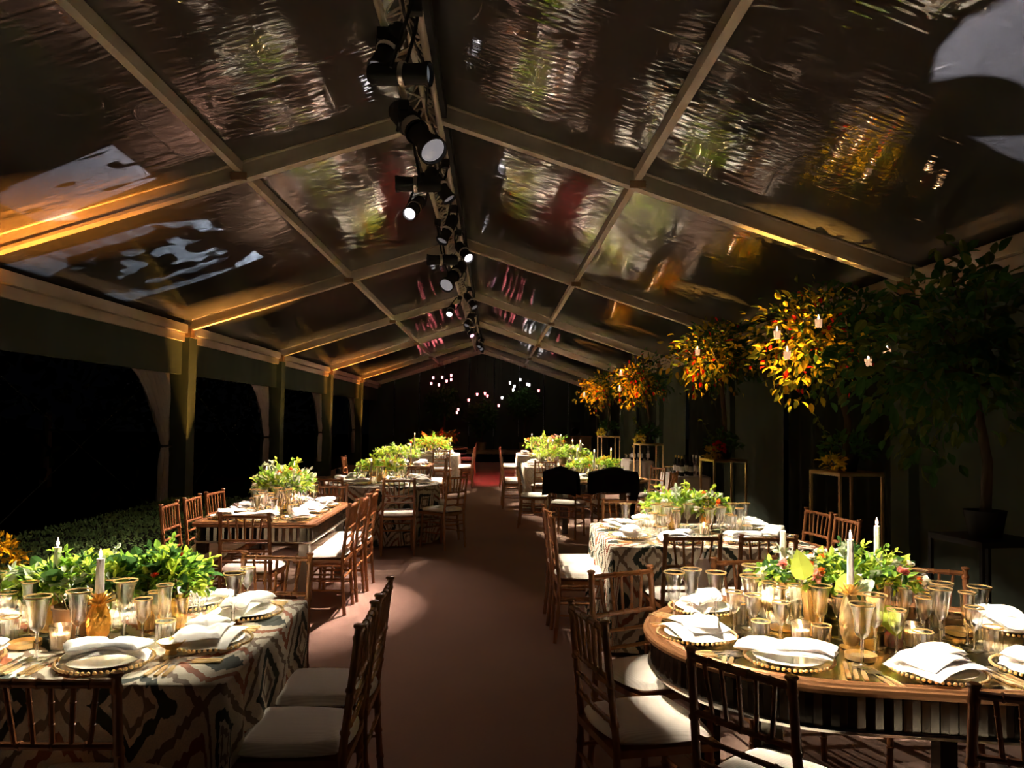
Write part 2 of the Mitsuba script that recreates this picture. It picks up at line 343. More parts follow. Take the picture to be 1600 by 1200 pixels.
for i in range(9):
    xa, xb = -4.35 + i * .9667, -4.35 + (i + 1) * .9667 - .02
    v = [(xa, END + .02, 0), (xb, END + .02, 0), (xb, END + .02, zb(xb) + .12), (xa, END + .02, zb(xa) + .12)]
    if xa < 0 < xb: v = [v[0], v[1], v[2], (0, END + .02, HB + .12), v[3]]
    pl = Polygon([(q[0], q[2]) for q in v]); m = trimesh.creation.extrude_polygon(pl, .04, engine='earcut')
    m.apply_transform([[1, 0, 0, 0], [0, 0, -1, END + .06], [0, 1, 0, 0], [0, 0, 0, 1]]); m.fix_normals()
    struct('fabric_panel', m, 'm_green', 'wall_back')
stage = thing('low_stage', 'low dark stage in front of the far green end wall', 'stage')
add('deck', box(-3.6, 3.6, 29.2, END - .02, .30, .40), 'm_pot_brown', stage)
add('fascia', box(-3.55, 3.55, 29.23, 29.27, .0, .30), 'm_blackcloth', stage)

# curtains tied back against the left posts
def curtain(y_open, y_post, ztop=HEAD0 + .02):
    """gathered sheer curtain, swept towards the post at y_post and tied at 1.15 m"""
    n, rows = 60, 26; v = []
    for i in range(rows):
        z = ztop - (ztop - .42) * i / (rows - 1); t = (ztop - z) / (ztop - .42)
        kt = (ztop - 1.18) / (ztop - .42)
        if t < kt: u = t / kt; ya = y_open + (y_post - .30 - y_open) * (u ** .75); yb = y_post - .04 - .02 * u
        else: u = (t - kt) / (1 - kt); ya = y_post - .30 - .12 * math.sin(u * 1.6); yb = y_post - .06 + .02 * u
        g = .045 if abs(t - kt) > .03 else .030
        for j in range(n + 1):
            a = j / n
            v.append((-WX - .22 + g * math.sin(a * 2 * math.pi * 7 + .6 * math.sin(7 * t)) + .03 * math.sin(a * 5), ya + (yb - ya) * a, z))
    return TM(v, gridf(rows, n + 1, False))
CURT = ['first post from the hedge end', 'second post along the open side', 'third post along the open side', 'last post of the open side']
for i, y in enumerate(ARCH[2:]):
    c = thing('curtain', 'pale sheer curtain tied back at the ' + CURT[i], 'curtain', 'sheer curtains on the open side')
    add('fabric', curtain(y - 1.35, y), 'm_sheer', c, smooth=True)
    tb = lathe([(.052, -.018), (.060, -.018), (.060, .018), (.052, .018), (.052, -.018)], 20); tb.vertices *= (1, 2.4, 1)
    add('tieback', moved(tb, -WX - .21, y - .185, 1.18), 'm_black', c)

# ------------------------------------------------------------------ hedge and garden
def leaf_geo(kind='oval'):
    """one leaf along +x from the origin, unit length, folded along its midrib"""
    if kind == 'oval': xs, ws = [0, .2, .5, .8, 1.0], [0, .20, .27, .16, 0]
    elif kind == 'round': xs, ws = [0, .15, .45, .8, 1.0], [0, .30, .44, .30, 0]
    elif kind == 'small': xs, ws = [0, .4, 1.0], [0, .26, 0]
    else: xs, ws = [0, .15, .5, .85, 1.0], [0, .07, .10, .06, 0]
    v, f = [], []
    for i, (x, w) in enumerate(zip(xs, ws)):
        zc = -.22 * (x - .35) ** 2
        v += [(x, -w, zc + .35 * w), (x, 0, zc), (x, w, zc + .35 * w)]
    for i in range(len(xs) - 1):
        a = 3 * i
        f += [(a, a + 3, a + 4), (a, a + 4, a + 1), (a + 1, a + 4, a + 5), (a + 1, a + 5, a + 2)]
    return np.array(v, float), np.array(f, int)
LG = {k: leaf_geo(k) for k in ('oval', 'round', 'small', 'needle')}
def leaves(P, D, size, kind='oval', r=rng, up=None):
    """a mesh of leaves at points P pointing along D"""
    P, D = np.asarray(P, float), np.asarray(D, float); n = len(P)
    v0, f0 = LG[kind]
    D = D / (np.linalg.norm(D, axis=1, keepdims=True) + 1e-9)
    N = r.normal(size=(n, 3)) * .55 + (np.array([0, 0, 1.0]) if up is None else up)
    B = np.cross(N, D); B /= np.linalg.norm(B, axis=1, keepdims=True) + 1e-9; C = np.cross(D, B)
    S = (np.broadcast_to(size, (n,)) * r.uniform(.65, 1.2, n))[:, None, None]
    v = P[:, None] + S * (v0[None, :, 0:1] * D[:, None] + v0[None, :, 1:2] * B[:, None] + v0[None, :, 2:3] * C[:, None])
    f = f0[None] + (np.arange(n) * len(v0))[:, None, None]
    return TM(v.reshape(-1, 3), f.reshape(-1, 3))
def shell(c, rad, n, r=rng, inner=.55, zmin=-1.0, lump=.0):
    d = r.normal(size=(n * 2, 3)); d /= np.linalg.norm(d, axis=1, keepdims=True); d = d[d[:, 2] > zmin][:n]
    k = r.uniform(inner, 1.0, len(d)) ** .7
    if lump: k = k * (1 + lump * (meshkit.noise(d * 2.2 + 11, 3)[:, None][:, 0] - .5) * 2)
    P = np.asarray(c) + d * k[:, None] * np.asarray(rad)
    D = d * .8 + r.normal(size=d.shape) * .55
    return P, D
hg = thing('boxwood_hedge', 'clipped low boxwood hedge along the open dark side of the marquee', 'hedge')
hx0, hx1, hy0, hy1, hz = -3.85, -2.80, 5.75, 10.95, .50
add('core', box(hx0 + .05, hx1 - .05, hy0 + .05, hy1 - .05, 0, hz - .05), 'm_ground', hg)
n = 9000; face = rng.choice(3, n, p=[.55, .35, .10]); P = np.zeros((n, 3)); D = np.zeros((n, 3))
u, w = rng.random(n), rng.random(n)
for k_, (pos, dr_) in enumerate([(lambda u, w: np.stack([hx0 + (hx1 - hx0) * u, hy0 + (hy1 - hy0) * w, hz + .05 * meshkit.noise(np.stack([u * 6, w * 30, u * 0], -1)) - .03], -1), (0, 0, 1)),
                                (lambda u, w: np.stack([0 * u + hx1, hy0 + (hy1 - hy0) * w, hz * u], -1), (1, 0, 0)), (lambda u, w: np.stack([hx0 + (hx1 - hx0) * u, 0 * u + hy0, hz * w], -1), (0, -1, 0))]):
    q = face == k_; P[q] = pos(u[q], w[q]) + rng.normal(size=(q.sum(), 3)) * .012; D[q] = dr_
D = D + rng.normal(size=(n, 3)) * .7
tag(add('leaf_cover', leaves(P, D, .040, 'small'), 'm_leaf_hedge', hg), kind='stuff')
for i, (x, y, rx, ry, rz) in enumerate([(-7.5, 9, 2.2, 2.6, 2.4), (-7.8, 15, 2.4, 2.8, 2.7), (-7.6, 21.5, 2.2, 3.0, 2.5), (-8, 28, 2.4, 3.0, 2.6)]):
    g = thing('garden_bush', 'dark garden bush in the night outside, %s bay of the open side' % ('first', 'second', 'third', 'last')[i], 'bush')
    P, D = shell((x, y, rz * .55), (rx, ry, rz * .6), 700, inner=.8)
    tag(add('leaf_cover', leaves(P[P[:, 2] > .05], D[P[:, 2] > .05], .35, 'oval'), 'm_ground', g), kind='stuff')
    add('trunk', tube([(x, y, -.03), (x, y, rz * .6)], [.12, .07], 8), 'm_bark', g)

# ------------------------------------------------------------------ truss and stage lights
ZC, XC = 3.95, (-.20, .02)
tr = thing('lighting_truss', 'long aluminium ladder truss hung under the ridge carrying the stage lights', 'truss')
for x in XC: add('chord', tube([(x, 1.2, ZC), (x, 27.5, ZC)], .024, 10), 'm_truss', tr, smooth=40)
add('chord', tube([(-.09, 1.2, 4.06), (-.09, 27.5, 4.06)], .020, 10), 'm_truss', tr, smooth=40)
br = {}
for i in range(104):
    y = 1.3 + .25 * i; a, b = (XC if i % 2 else XC[::-1])
    m = tube([(a, y, ZC), (b, y + .25, ZC)], .0085, 6); add('brace', m, 'm_truss', tr)
lac = []
for i in range(104):
    y = 1.3 + .25 * i
    for x in XC: lac.append(tube([(x, y, ZC), (-.09, y + .125, 4.06)], .007, 5)); lac.append(tube([(-.09, y + .125, 4.06), (x, y + .25, ZC)], .007, 5))
add('lacing', cat_(lac), 'm_truss', tr)
for y in ARCH: add('hanger', box(-.13, -.05, y + .02, y + .08, 4.06, zb(.09) + .02), 'm_black', tr)
cab = []
for i in range(6):
    ys = np.linspace(2 + 4 * i, 6 + 4 * i, 30)
    add('power_cable', tube([(-.02 + .03 * math.sin(y * 4 + i), y, ZC - .035 - .05 * abs(math.sin(y * 1.6 + i))) for y in ys], .009, 6), 'm_black', tr, smooth=True)

def stage_light(i, pos, target, colr, power, kind, label):
    L = thing('stage_light', label, 'stage light', 'stage lights on the truss')
    p = np.array(pos, float); d = np.array(target, float) - p; d /= np.linalg.norm(d)
    big = kind == 'profile'
    ln, r = (.62, .085) if big else (.34, .062)
    if big:
        body = lathe([(.0, -ln), (.05, -ln), (.075, -ln + .015), (.085, -ln + .05), (.085, -ln + .20), (.095, -ln + .205), (.095, -ln + .23), (.075, -ln + .24), (.072, -ln + .33), (.09, -ln + .335), (.09, -ln + .36)], 24)
        tub = lathe([(.070, -ln + .36), (.072, -.10), (.10, -.05), (.105, -.0), (.105, .012), (.095, .012), (.093, -.02)], 24)
        ring = lathe([(.074, -ln + .245), (.078, -ln + .25), (.078, -ln + .325), (.074, -ln + .33)], 24)
    else:
        body = lathe([(0, -ln), (.045, -ln), (.058, -ln + .02), (.062, -ln + .06), (.062, -.14)], 20)
        tub = lathe([(.055, -.14), (.058, -.02), (.066, -.01), (.066, .01), (.058, .01), (.056, -.02)], 20)
        ring = lathe([(.063, -.16), (.067, -.155), (.067, -.135), (.063, -.13)], 20)
    M = frame_to(p, d)
    def ax(m): m = m.copy(); m.apply_transform(M); return m
    hs = add('housing', ax(body), 'm_black', L, smooth=40)
    lt = add('lens_tube', ax(tub), 'm_black', L, smooth=40)
    add('accessory_ring', ax(ring), 'm_silver', hs, smooth=40)
    rl = (.090 if big else .053)
    lens = lathe([(rl, -.012), (rl * .6, -.004), (.001, 0.0)], 24)
    lm = ax(lens)
    key = add('lens', lm, 'm_lens', lt, smooth=True)
    scene[key]['emitter'] = glow(colr, 1.6 if i in (1, 4, 6) else (.9 if i in (9, 14) else (.09 if big else .04)))
    mid = p - d * ln * .55; side = np.cross(d, [0, 0, 1.0]); side /= np.linalg.norm(side) + 1e-9
    hang = np.array([mid[0], mid[1], ZC - .05])
    cx = min(XC, key=lambda x: abs(x - hang[0])); hang[0] = cx
    for s in (-1, 1):
        a = mid + side * s * (r + .022)
        add('yoke_arm', tube([a, a * .35 + (hang + side * s * .07) * .65 + [0, 0, -.02], hang + side * s * .05], .011, 6), 'm_black', L)
    add('clamp', cat_([box(hang[0] - .035, hang[0] + .035, hang[1] - .03, hang[1] + .03, hang[2] - .05, hang[2] + .022)]), 'm_black', L)
    if big: add('knob', ax(cat_([tube([(.0, .085, -ln + .28), (0, .13, -ln + .28)], .012, 8), tube([(.0, -.085, -ln + .12), (0, -.12, -ln + .12)], .012, 8)])), 'm_black', hs)
LT = ['large black profile spotlight with a wide glassy lens on the nearest truss in view', 'small black spotlight glowing white, hung low on the hedge side of the truss', 'small black spotlight just past the first rafter, aimed at the square ikat cloth',
      'small black spotlight above the long mirrored table, third along the truss', 'small spotlight with bright lens on the drape side of the truss', 'black profile spotlight tilted down to the hedge side, halfway along the truss',
      'slim black spotlight hanging on the hedge side beyond the second profile', 'small black spotlight above the table with black coats', 'small spotlight above the fourth table of the hedge row', 'small spotlight with a pink lens deep along the truss',
      'small spotlight near the far truss end, nearer of the last pair', 'small spotlight near the far truss end, farther of the last pair', 'small black spotlight between the two nearest profiles, aimed at the nearest ikat cloth', 'small black spotlight nearest overhead, aimed at the oval mirrored table', 'red spotlight deep along the truss',
      'added black pattern spotlight aimed sideways, imitating mirror light on the hedge-side roof', 'added black pattern spotlight nearest the camera, imitating mirror light on the hedge-side roof', 'added black pattern spotlight nearest the camera, imitating mirror light on the drape-side roof']
for i, (p, t, c, w, co, be, k) in enumerate(RIG):
    stage_light(i, p, t, (1.0, .45, .62) if i in (9,) else ((1, .08, .1) if i == 14 else (1.0, .92, .95)), w, k, LT[i])

for i, (p, t, c, w, co, sd, pa) in enumerate(ADDED_GOBO): stage_light(len(RIG) + i, p, t, (.8, .9, 1), w, 'small', LT[len(RIG) + i])  # lamp bodies for the added pattern beams, which imitate mirror light
UPL = ['beside the near end of the hedge', 'at the post beyond the hedge', 'at the second post of the open side', 'at the third post of the open side', 'at the fourth post of the open side', 'by the nearest gold pedestal', 'by the second gold pedestal', 'by the third gold pedestal', 'by the farthest gold pedestal', 'added to light the small shrub at the hedge end']
for i, (p, t, c, w, co, be) in enumerate(UPS):
    u_ = thing('uplight', 'small black floor uplight ' + UPL[i], 'uplight', 'floor uplights')
    d = np.array(t) - np.array(p); d /= np.linalg.norm(d)
    m = lathe([(.0, -.12), (.05, -.12), (.055, -.10), (.055, .02), (.048, .02), (.048, -.02)], 16); m.apply_transform(frame_to(p, d))
    add('can', m, 'm_black', u_, smooth=40)
    add('base', cat_([box(p[0] - .07, p[0] + .07, p[1] - .05, p[1] + .05, 0, .02), tube([(p[0] - .06, p[1], .01), (p[0] - .07, p[1], p[2])], .007, 6), tube([(p[0] + .06, p[1], .01), (p[0] + .07, p[1], p[2])], .007, 6)]), 'm_black', u_)

# ------------------------------------------------------------------ chairs
def bamboo(p, r, rings, n=8):
    """a rod along the polyline p with raised bamboo rings at fractions of its length"""
    p = np.asarray(p, float); s = np.r_[0, np.cumsum(np.linalg.norm(np.diff(p, axis=0), axis=1))]; L = s[-1]
    ts = sorted(set([0, .5, 1.0] + [max(0, min(1, q + e)) for q in rings for e in (-.012, -.006, .006, .012)] + list(s / L)))
    pts = np.stack([np.interp(np.array(ts) * L, s, p[:, k]) for k in range(3)], -1)
    rad = np.array([r * (1.28 if any(abs(t - q) < .008 for q in rings) else 1.0) for t in ts])
    return tube(pts, rad, n)
def chair_parts():
    w = 'm_wood'; out = []
    def A(name, mesh, mat, sm=40, **k): out.append((name, mikit.ply(mesh, mat, sm, **k)))
    zs = np.linspace(0, 1, 9)
    def post(s): return [(s * (.192 - .006 * t * 2), -.215 + .028 * math.sin(math.pi * min(t / .5, 1) * .5) - (.050 * max(0, t - .5) / .5), .905 * t) for t in zs]
    fin = lathe([(.0, 0), (.011, 0), (.012, .004), (.019, .008), (.021, .014), (.017, .019), (0, .021)], 10)
    for s in (-1, 1):
        pp = post(s); A('back_post', cat_([bamboo(pp, .0145, [.12, .25, .38, .60, .76, .96]), moved(fin, pp[-1][0], pp[-1][1], .899)]), w)
    for s in (-1, 1): A('front_leg', bamboo([(s * .193, .195, 0), (s * .182, .18, .44)], .0145, [.25, .5, .78]), w)
    def yb_(z): t = z / .905; return -.215 + .028 * math.sin(math.pi * min(t / .5, 1) * .5) - (.050 * max(0, t - .5) / .5)
    def xb_(z): return .192 - .012 * z / .905
    for z, r, rg in ((.885, .0125, [.2, .4, .6, .8]), (.705, .0115, [.25, .5, .75]), (.625, .0095, [.2, .5, .8]), (.545, .0095, [.2, .5, .8])):
        A('back_rail', bamboo([(-xb_(z), yb_(z), z), (0, yb_(z) - .006, z), (xb_(z), yb_(z), z)], r, rg), w)
    for k in range(5):
        a = (k - 2) / 2
        A('spindle', bamboo([(a * .105, yb_(.705) - .004, .705), (a * .128, yb_(.885) - .004, .885)], .0075, [.35, .7], 6), w)
    pl = Polygon([(-.185, -.195), (.185, -.195), (.205, .205), (-.205, .205)]).buffer(.01)
    sf = trimesh.creation.extrude_polygon(pl, .028, engine='earcut'); A('seat', moved(sf, 0, 0, .425), w, False)
    for z in (.33, .20):
        for s in (-1, 1): A('stretcher', bamboo([(s * .19, -.19, z), (s * .19, .19, z)], .0085, [.3, .7], 6), w)
    A('stretcher', bamboo([(-.19, .188, .33), (.19, .188, .33)], .0085, [.3, .7], 6), w); A('stretcher', bamboo([(-.19, .19, .24), (.19, .19, .24)], .0085, [.3, .7], 6), w)
    A('stretcher', bamboo([(-.19, -.195, .30), (.19, -.195, .30)], .0085, [.3, .7], 6), w)
    # puffed cushion
    v, uv = [], []; N = 16
    for side in (1, -1):
        for i in range(N + 1):
            for j in range(N + 1):
                a, b = i / N * 2 - 1, j / N * 2 - 1
                sx = a * math.sqrt(1 - .28 * b * b); sy_ = b * math.sqrt(1 - .28 * a * a)
                e = max(abs(a), abs(b)); h = (1 - e ** 4) ** .5
                v.append((sx * (.222 + .015 * b), sy_ * .215 + .005, .478 + (side * (.034 if side > 0 else .025)) * h)); uv.append((sx * .44 + .5, sy_ * .44 + .5))
    f1 = gridf(N + 1, N + 1, False); f = np.vstack([f1, f1[:, ::-1] + (N + 1) ** 2])
    m = TM(v, f)
    out.append(('cushion', mikit.ply(m, 'm_cushion', True, uv=uv)))
    return out
CHAIR = chair_parts()
CHAIRS = []
def chair(x, y, deg, label, group=None):
    """x, y: middle of the back's top rail; deg: direction the sitter looks, from +x"""
    a = math.radians(deg); sx, sy_ = x + math.cos(a) * .237, y + math.sin(a) * .237
    k = thing('banquet_chair', label, 'chair', group); xf = at(sx, sy_, 0, deg - 90)
    for n_, d in CHAIR: put(n_, d, k, xf)
    CHAIRS.append((k, sx, sy_, deg)); return k

# ------------------------------------------------------------------ tables
TZ = .76
def rect_cloth(x0, x1, y0, y1, z=TZ, hem=.03, fold=.018, seed=0):
    c, r0 = ((x0 + x1) / 2, (y0 + y1) / 2), .05
    per = []                                                    # perimeter points with outward normals
    def edge(p, q, nrm, n):
        for i in range(n): t = i / n; per.append((p[0] + (q[0] - p[0]) * t, p[1] + (q[1] - p[1]) * t, nrm[0], nrm[1]))
    def corner(cx, cy_, a0):
        for i in range(7): a = a0 + math.pi / 2 * i / 7; per.append((cx + r0 * math.cos(a), cy_ + r0 * math.sin(a), math.cos(a), math.sin(a)))
    nx, ny = int((x1 - x0) / .03), int((y1 - y0) / .03)
    edge((x0 + r0, y0), (x1 - r0, y0), (0, -1), nx); corner(x1 - r0, y0 + r0, -math.pi / 2); edge((x1, y0 + r0), (x1, y1 - r0), (1, 0), ny); corner(x1 - r0, y1 - r0, 0)
    edge((x1 - r0, y1), (x0 + r0, y1), (0, 1), nx); corner(x0 + r0, y1 - r0, math.pi / 2); edge((x0, y1 - r0), (x0, y0 + r0), (-1, 0), ny); corner(x0 + r0, y0 + r0, math.pi)
    return cloth_mesh(np.array(per), np.array([c[0], c[1]]), z, hem, fold, seed)
def round_cloth(cx, cy_, r, z=TZ, hem=.03, fold=.035, seed=0):
    a = np.arange(200) * 2 * np.pi / 200
    return cloth_mesh(np.stack([cx + r * np.cos(a), cy_ + r * np.sin(a), np.cos(a), np.sin(a)], -1), np.array([cx, cy_]), z, hem, fold, seed)
def cloth_mesh(per, c, z, hem, fold, seed):
    n = len(per); s = np.r_[0, np.cumsum(np.linalg.norm(np.diff(per[:, :2], axis=0), axis=1))]
    ph = meshkit.noise(np.stack([s * 2.2, s * 0, s * 0], -1), seed + 1) * 5
    wave = np.sin(s * 2 * np.pi / .27 + ph * 2.0) * (.5 + meshkit.noise(np.stack([s * 3, s * 0 + 5, s * 0], -1), seed))
    rows, uv = [], []
    for k in (0.0, .35, .7, .96):
        q = c + (per[:, :2] - c) * k; rows.append(np.c_[q, np.full(n, z)]); uv.append(q)
    drops = [(.004, .0), (.012, .004), (.03, .007), (.08, .009), (.16, .012), (.28, .016), (.42, .021), (.58, .026), (z - hem, .032)]
    for d, o in drops:
        q = per[:, :2] + per[:, 2:] * (o + fold * wave[:, None] * min(1, d / .5) ** 1.0)
        rows.append(np.c_[q, np.full(n, z - d)]); uv.append(per[:, :2] + per[:, 2:] * d)
    v = np.vstack(rows); m = TM(v, gridf(len(rows), n))
    if m.face_normals[0][2] < 0: m.invert()
    return m, np.vstack(uv)
def legs_under(k, pts, h=.72):
    for x, y in pts: add('leg', box(x - .03, x + .03, y - .03, y + .03, 0, h), 'm_pot_brown', k)
def clothed(kind, args, tl, cl, mat='m_ikat', grp=None, legs=True):
    t = thing('banquet_table', tl, 'table'); 
    if kind == 'rect':
        x0, x1, y0, y1 = args; m, uv = rect_cloth(*args, seed=int(y0 * 7))
        add('tabletop', box(x0 + .02, x1 - .02, y0 + .02, y1 - .02, TZ - .04, TZ - .004), 'm_pot_brown', t)
        legs_under(t, [(x, y) for x in (x0 + .12, x1 - .12) for y in (y0 + .12, y1 - .12)])
    else:
        cx, cy_, r = args; m, uv = round_cloth(cx, cy_, r, seed=int(cy_ * 7))
        add('tabletop', moved(lathe([(0, 0), (r - .02, 0), (r - .02, .036), (0, .036)], 48), cx, cy_, TZ - .04), 'm_pot_brown', t)
        legs_under(t, [(cx + .4 * a, cy_ + .4 * b) for a in (-1, 1) for b in (-1, 1)])
    c = add('tablecloth', m, mat, None, True, uv=uv); tag(c, cl, 'tablecloth'); return c
def outline(kind, args):
    """closed outline (points, outward normals) of a table top"""
    if kind == 'oval':
        (xa, ya), (xb, yb), r = args; ax_ = math.atan2(yb - ya, xb - xa); pts = []
        for cx, cy_, a0 in ((xb, yb, ax_ - math.pi / 2), (xa, ya, ax_ + math.pi / 2)):
            for i in range(41): a = a0 + math.pi * i / 40; pts.append((cx + r * math.cos(a), cy_ + r * math.sin(a), math.cos(a), math.sin(a)))
        p = np.array(pts)
    elif kind == 'round':
        cx, cy_, r = args; a = np.arange(72) * 2 * np.pi / 72; p = np.stack([cx + r * np.cos(a), cy_ + r * np.sin(a), np.cos(a), np.sin(a)], -1)
    else:
        x0, x1, y0, y1 = args; r = .09; p = []
        for cx, cy_, a0 in ((x1 - r, y0 + r, -90), (x1 - r, y1 - r, 0), (x0 + r, y1 - r, 90), (x0 + r, y0 + r, 180)):
            for i in range(9): a = math.radians(a0 + 90 * i / 8); p.append((cx + r * math.cos(a), cy_ + r * math.sin(a), math.cos(a), math.sin(a)))
        p = np.array(p)
    return p
def loft(p, prof):
    """sweep a profile [(offset outward, z)] around the outline p"""
    v = np.vstack([np.c_[p[:, :2] + p[:, 2:] * o, np.full(len(p), z)] for o, z in prof]); m = TM(v, gridf(len(prof), len(p))); return m
def resample(p, step):
    q = np.vstack([p, p[:1]]); s = np.r_[0, np.cumsum(np.linalg.norm(np.diff(q[:, :2], axis=0), axis=1))]; n = int(s[-1] / step); t = np.arange(n) * s[-1] / n
    return np.stack([np.interp(t, s, q[:, k]) for k in range(4)], -1), s[-1] / n
def mirrored(kind, args, label, apron=.115, pieces=True, trim='m_bronze'):
    t = thing('mirrored_table', label, 'table'); p = outline(kind, args)
    pl = Polygon(p[:, :2]).buffer(-.075)
    top = trimesh.creation.extrude_polygon(pl, .012, engine='earcut'); add('mirror_top', moved(top, 0, 0, TZ - .012), 'm_mirror', t)
    rim = loft(p, [(-.078, TZ - .004), (-.074, TZ + .004), (-.060, TZ + .006), (-.050, TZ - .001), (-.036, TZ + .007), (-.022, TZ + .008), (-.016, TZ + .001), (-.004, TZ - .002), (.0, TZ - .012), (-.002, TZ - .024), (-.03, TZ - .034), (-.078, TZ - .034), (-.078, TZ - .004)])
    add('rim', rim, trim, t, smooth=30)
    zt, z0 = TZ - .034, TZ - .034 - apron
    add('apron_backing', loft(p, [(-.050, zt), (-.050, z0), (-.075, z0), (-.075, zt), (-.050, zt)]), 'm_black', t)
    add('lower_rim', loft(p, [(-.024, z0 + .006), (-.020, z0), (-.026, z0 - .012), (-.07, z0 - .012), (-.07, z0), (-.024, z0 + .006)]), 'm_silver', t, smooth=30)
    q, st = resample(p, .058 if pieces else .12)
    for i in range(len(q)):
        a, b = q[i], q[(i + 1) % len(q)]; nn = (a[2:] + b[2:]); nn = nn / np.linalg.norm(nn); e = (b[:2] - a[:2]); e = e / np.linalg.norm(e)
        A, B = a[:2] + e * .002 - nn * .036, b[:2] - e * .002 - nn * .036; m_ = (A + B) / 2 + nn * .004
        v = []
        for z in (z0 + .004, zt - .002): v += [(A[0] - nn[0] * .01, A[1] - nn[1] * .01, z), (A[0], A[1], z), (m_[0], m_[1], z), (B[0], B[1], z), (B[0] - nn[0] * .01, B[1] - nn[1] * .01, z)]
        f = [(j, j + 1, j + 6, j + 5) for j in range(4)]
        add('mirror_panel', TM(v, quads(f)), 'm_mirror_panel', t)
    c = p[:, :2].mean(0)
    if kind == 'rect': x0, x1, y0, y1 = args; lp = [(x, y) for x in (x0 + .09, x1 - .09) for y in (y0 + .09, y1 - .09)]
    else:
        w = p[:, :2].max(0) - p[:, :2].min(0); lp = [(c[0] + a * w[0] * .30, c[1] + b * w[1] * .27) for a in (-1, 1) for b in (-1, 1)]
    for x, y in lp: add('leg', box(x - .04, x + .04, y - .04, y + .04, 0, zt), 'm_mirror_panel', t)
    return t
# ------------------------------------------------------------------ table ware (prototypes: lists of (part, dict))
def P_(*parts): return [(n, mikit.ply(m, mat, sm)) for n, m, mat, sm in parts]
def beads(r, z, n, s):
    b = trimesh.creation.icosphere(subdivisions=1, radius=s)
    return cat_([moved(b, r * math.cos(a), r * math.sin(a), z) for a in np.arange(n) * 2 * np.pi / n])
WARE = {}
WARE['charger_plate'] = P_(('plate', lathe([(0, .004), (.10, .004), (.115, .008), (.160, .017)], 40), 'm_glass', 30), ('beaded_rim', beads(.158, .019, 52, .0062), 'm_gold', True))
WARE['dinner_plate'] = P_(('dinner_plate', lathe([(0, .0), (.075, .0), (.085, .004), (.128, .015), (.130, .017), (.127, .018), (.084, .008), (.072, .006), (0, .006)], 40), 'm_ceramic', 30))
def napkin_mesh(kind, r):
    """a folded napkin: soft layers, draped over the plate"""
    out = []
    def layer(w, d, z, ang, dx, dy, bend=.02, th=.007, crumple=.004):
        N = 12; v = []
        sd = r.integers(99)
        for s in (1, -1):
            for i in range(N + 1):
                for j in range(N + 1):
                    a, b = i / N - .5, j / N - .5
                    x, y = a * w, b * d; e = 1 - max(abs(a), abs(b)) * 2
                    zz = z - bend * (abs(a) * 2) ** 2.2 + crumple * (meshkit.noise(np.array([a * 4 + sd, b * 4, 0])) - .5) * 2 + s * th * .5 * min(1, e * 5 + .15)
                    c, q = math.cos(ang), math.sin(ang); v.append((dx + x * c - y * q, dy + x * q + y * c, zz))
        f1 = gridf(N + 1, N + 1, False)[:, ::-1]; n1 = (N + 1) ** 2
        ring = [i for i in range(N + 1)] + [i * (N + 1) + N for i in range(1, N + 1)] + [N * (N + 1) + j for j in range(N - 1, -1, -1)] + [i * (N + 1) for i in range(N - 1, 0, -1)]
        side = quads([(ring[i], ring[(i + 1) % len(ring)], ring[(i + 1) % len(ring)] + n1, ring[i] + n1) for i in range(len(ring))])
        out.append(TM(v, np.vstack([f1, f1[:, ::-1] + n1, side])))
    if kind == 0:
        layer(.25, .10, .022, .12, 0, 0, .016); layer(.13, .10, .034, .45, -.05, .004, .004, .016); layer(.13, .10, .032, -.30, .055, .0, .004, .016)
    elif kind == 1:
        layer(.30, .12, .024, -.08, -.01, 0, .004, .014); layer(.17, .115, .036, -.05, .055, -.004, .006, .010)
    else:
        layer(.24, .20, .020, .2, 0, 0, .014); layer(.20, .15, .030, .28, -.01, .01, .010, .012); layer(.12, .10, .040, -.25, .03, .02, .006, .012)
    m = cat_(out); m.vertices = m.vertices * (1.16, 1.12, 1.75); return m
nr = np.random.default_rng(3)
NAPK = [mikit.ply(napkin_mesh(k % 3, nr), 'm_napkin', 50) for k in range(6)]
def rimring(r, z, t=.0016): return lathe([(r - t, z - .004), (r + t, z - .004), (r + t, z + .001), (r - t, z + .001), (r - t, z - .004)], 24)
WARE['goblet'] = P_(('bowl', lathe([(.036, .001), (.036, .004), (.012, .008), (.006, .014), (.0055, .060), (.009, .066), (.0055, .072), (.006, .100), (.020, .112), (.027, .128), (.0285, .160), (.034, .195), (.044, .228)], 24), 'm_glass', 30), ('gilt_rim', rimring(.044, .228, .002), 'm_gold', False))
WARE['wine_glass'] = P_(('bowl', lathe([(.033, .001), (.033, .004), (.010, .007), (.005, .013), (.0046, .075), (.008, .082), (.018, .092), (.028, .112), (.0305, .140), (.034, .172)], 22), 'm_glass', 30), ('gilt_rim', rimring(.034, .172, .0018), 'm_gold', False))
WARE['flute'] = P_(('bowl', lathe([(.030, .001), (.030, .004), (.009, .007), (.0048, .014), (.0048, .055), (.010, .075), (.020, .105), (.024, .150), (.026, .190), (.031, .215)], 20), 'm_gilt_glass', 30), ('gilt_rim', rimring(.031, .215, .0018), 'm_gold', False))
def ribbed(prof, n=24, amp=.05):
    m = lathe(prof, n); v = m.vertices; a = np.arctan2(v[:, 1], v[:, 0]); k = 1 + amp * np.cos(a * n / 2); v[:, 0] *= k; v[:, 1] *= k; m.vertices = v; return m
WARE['tumbler'] = P_(('glass', ribbed([(0, .004), (.030, .004), (.031, .001), (.0325, .010), (.036, .095)], 28, .03), 'm_glass', 30), ('gilt_rim', rimring(.0365, .095, .0018), 'm_gold', False))
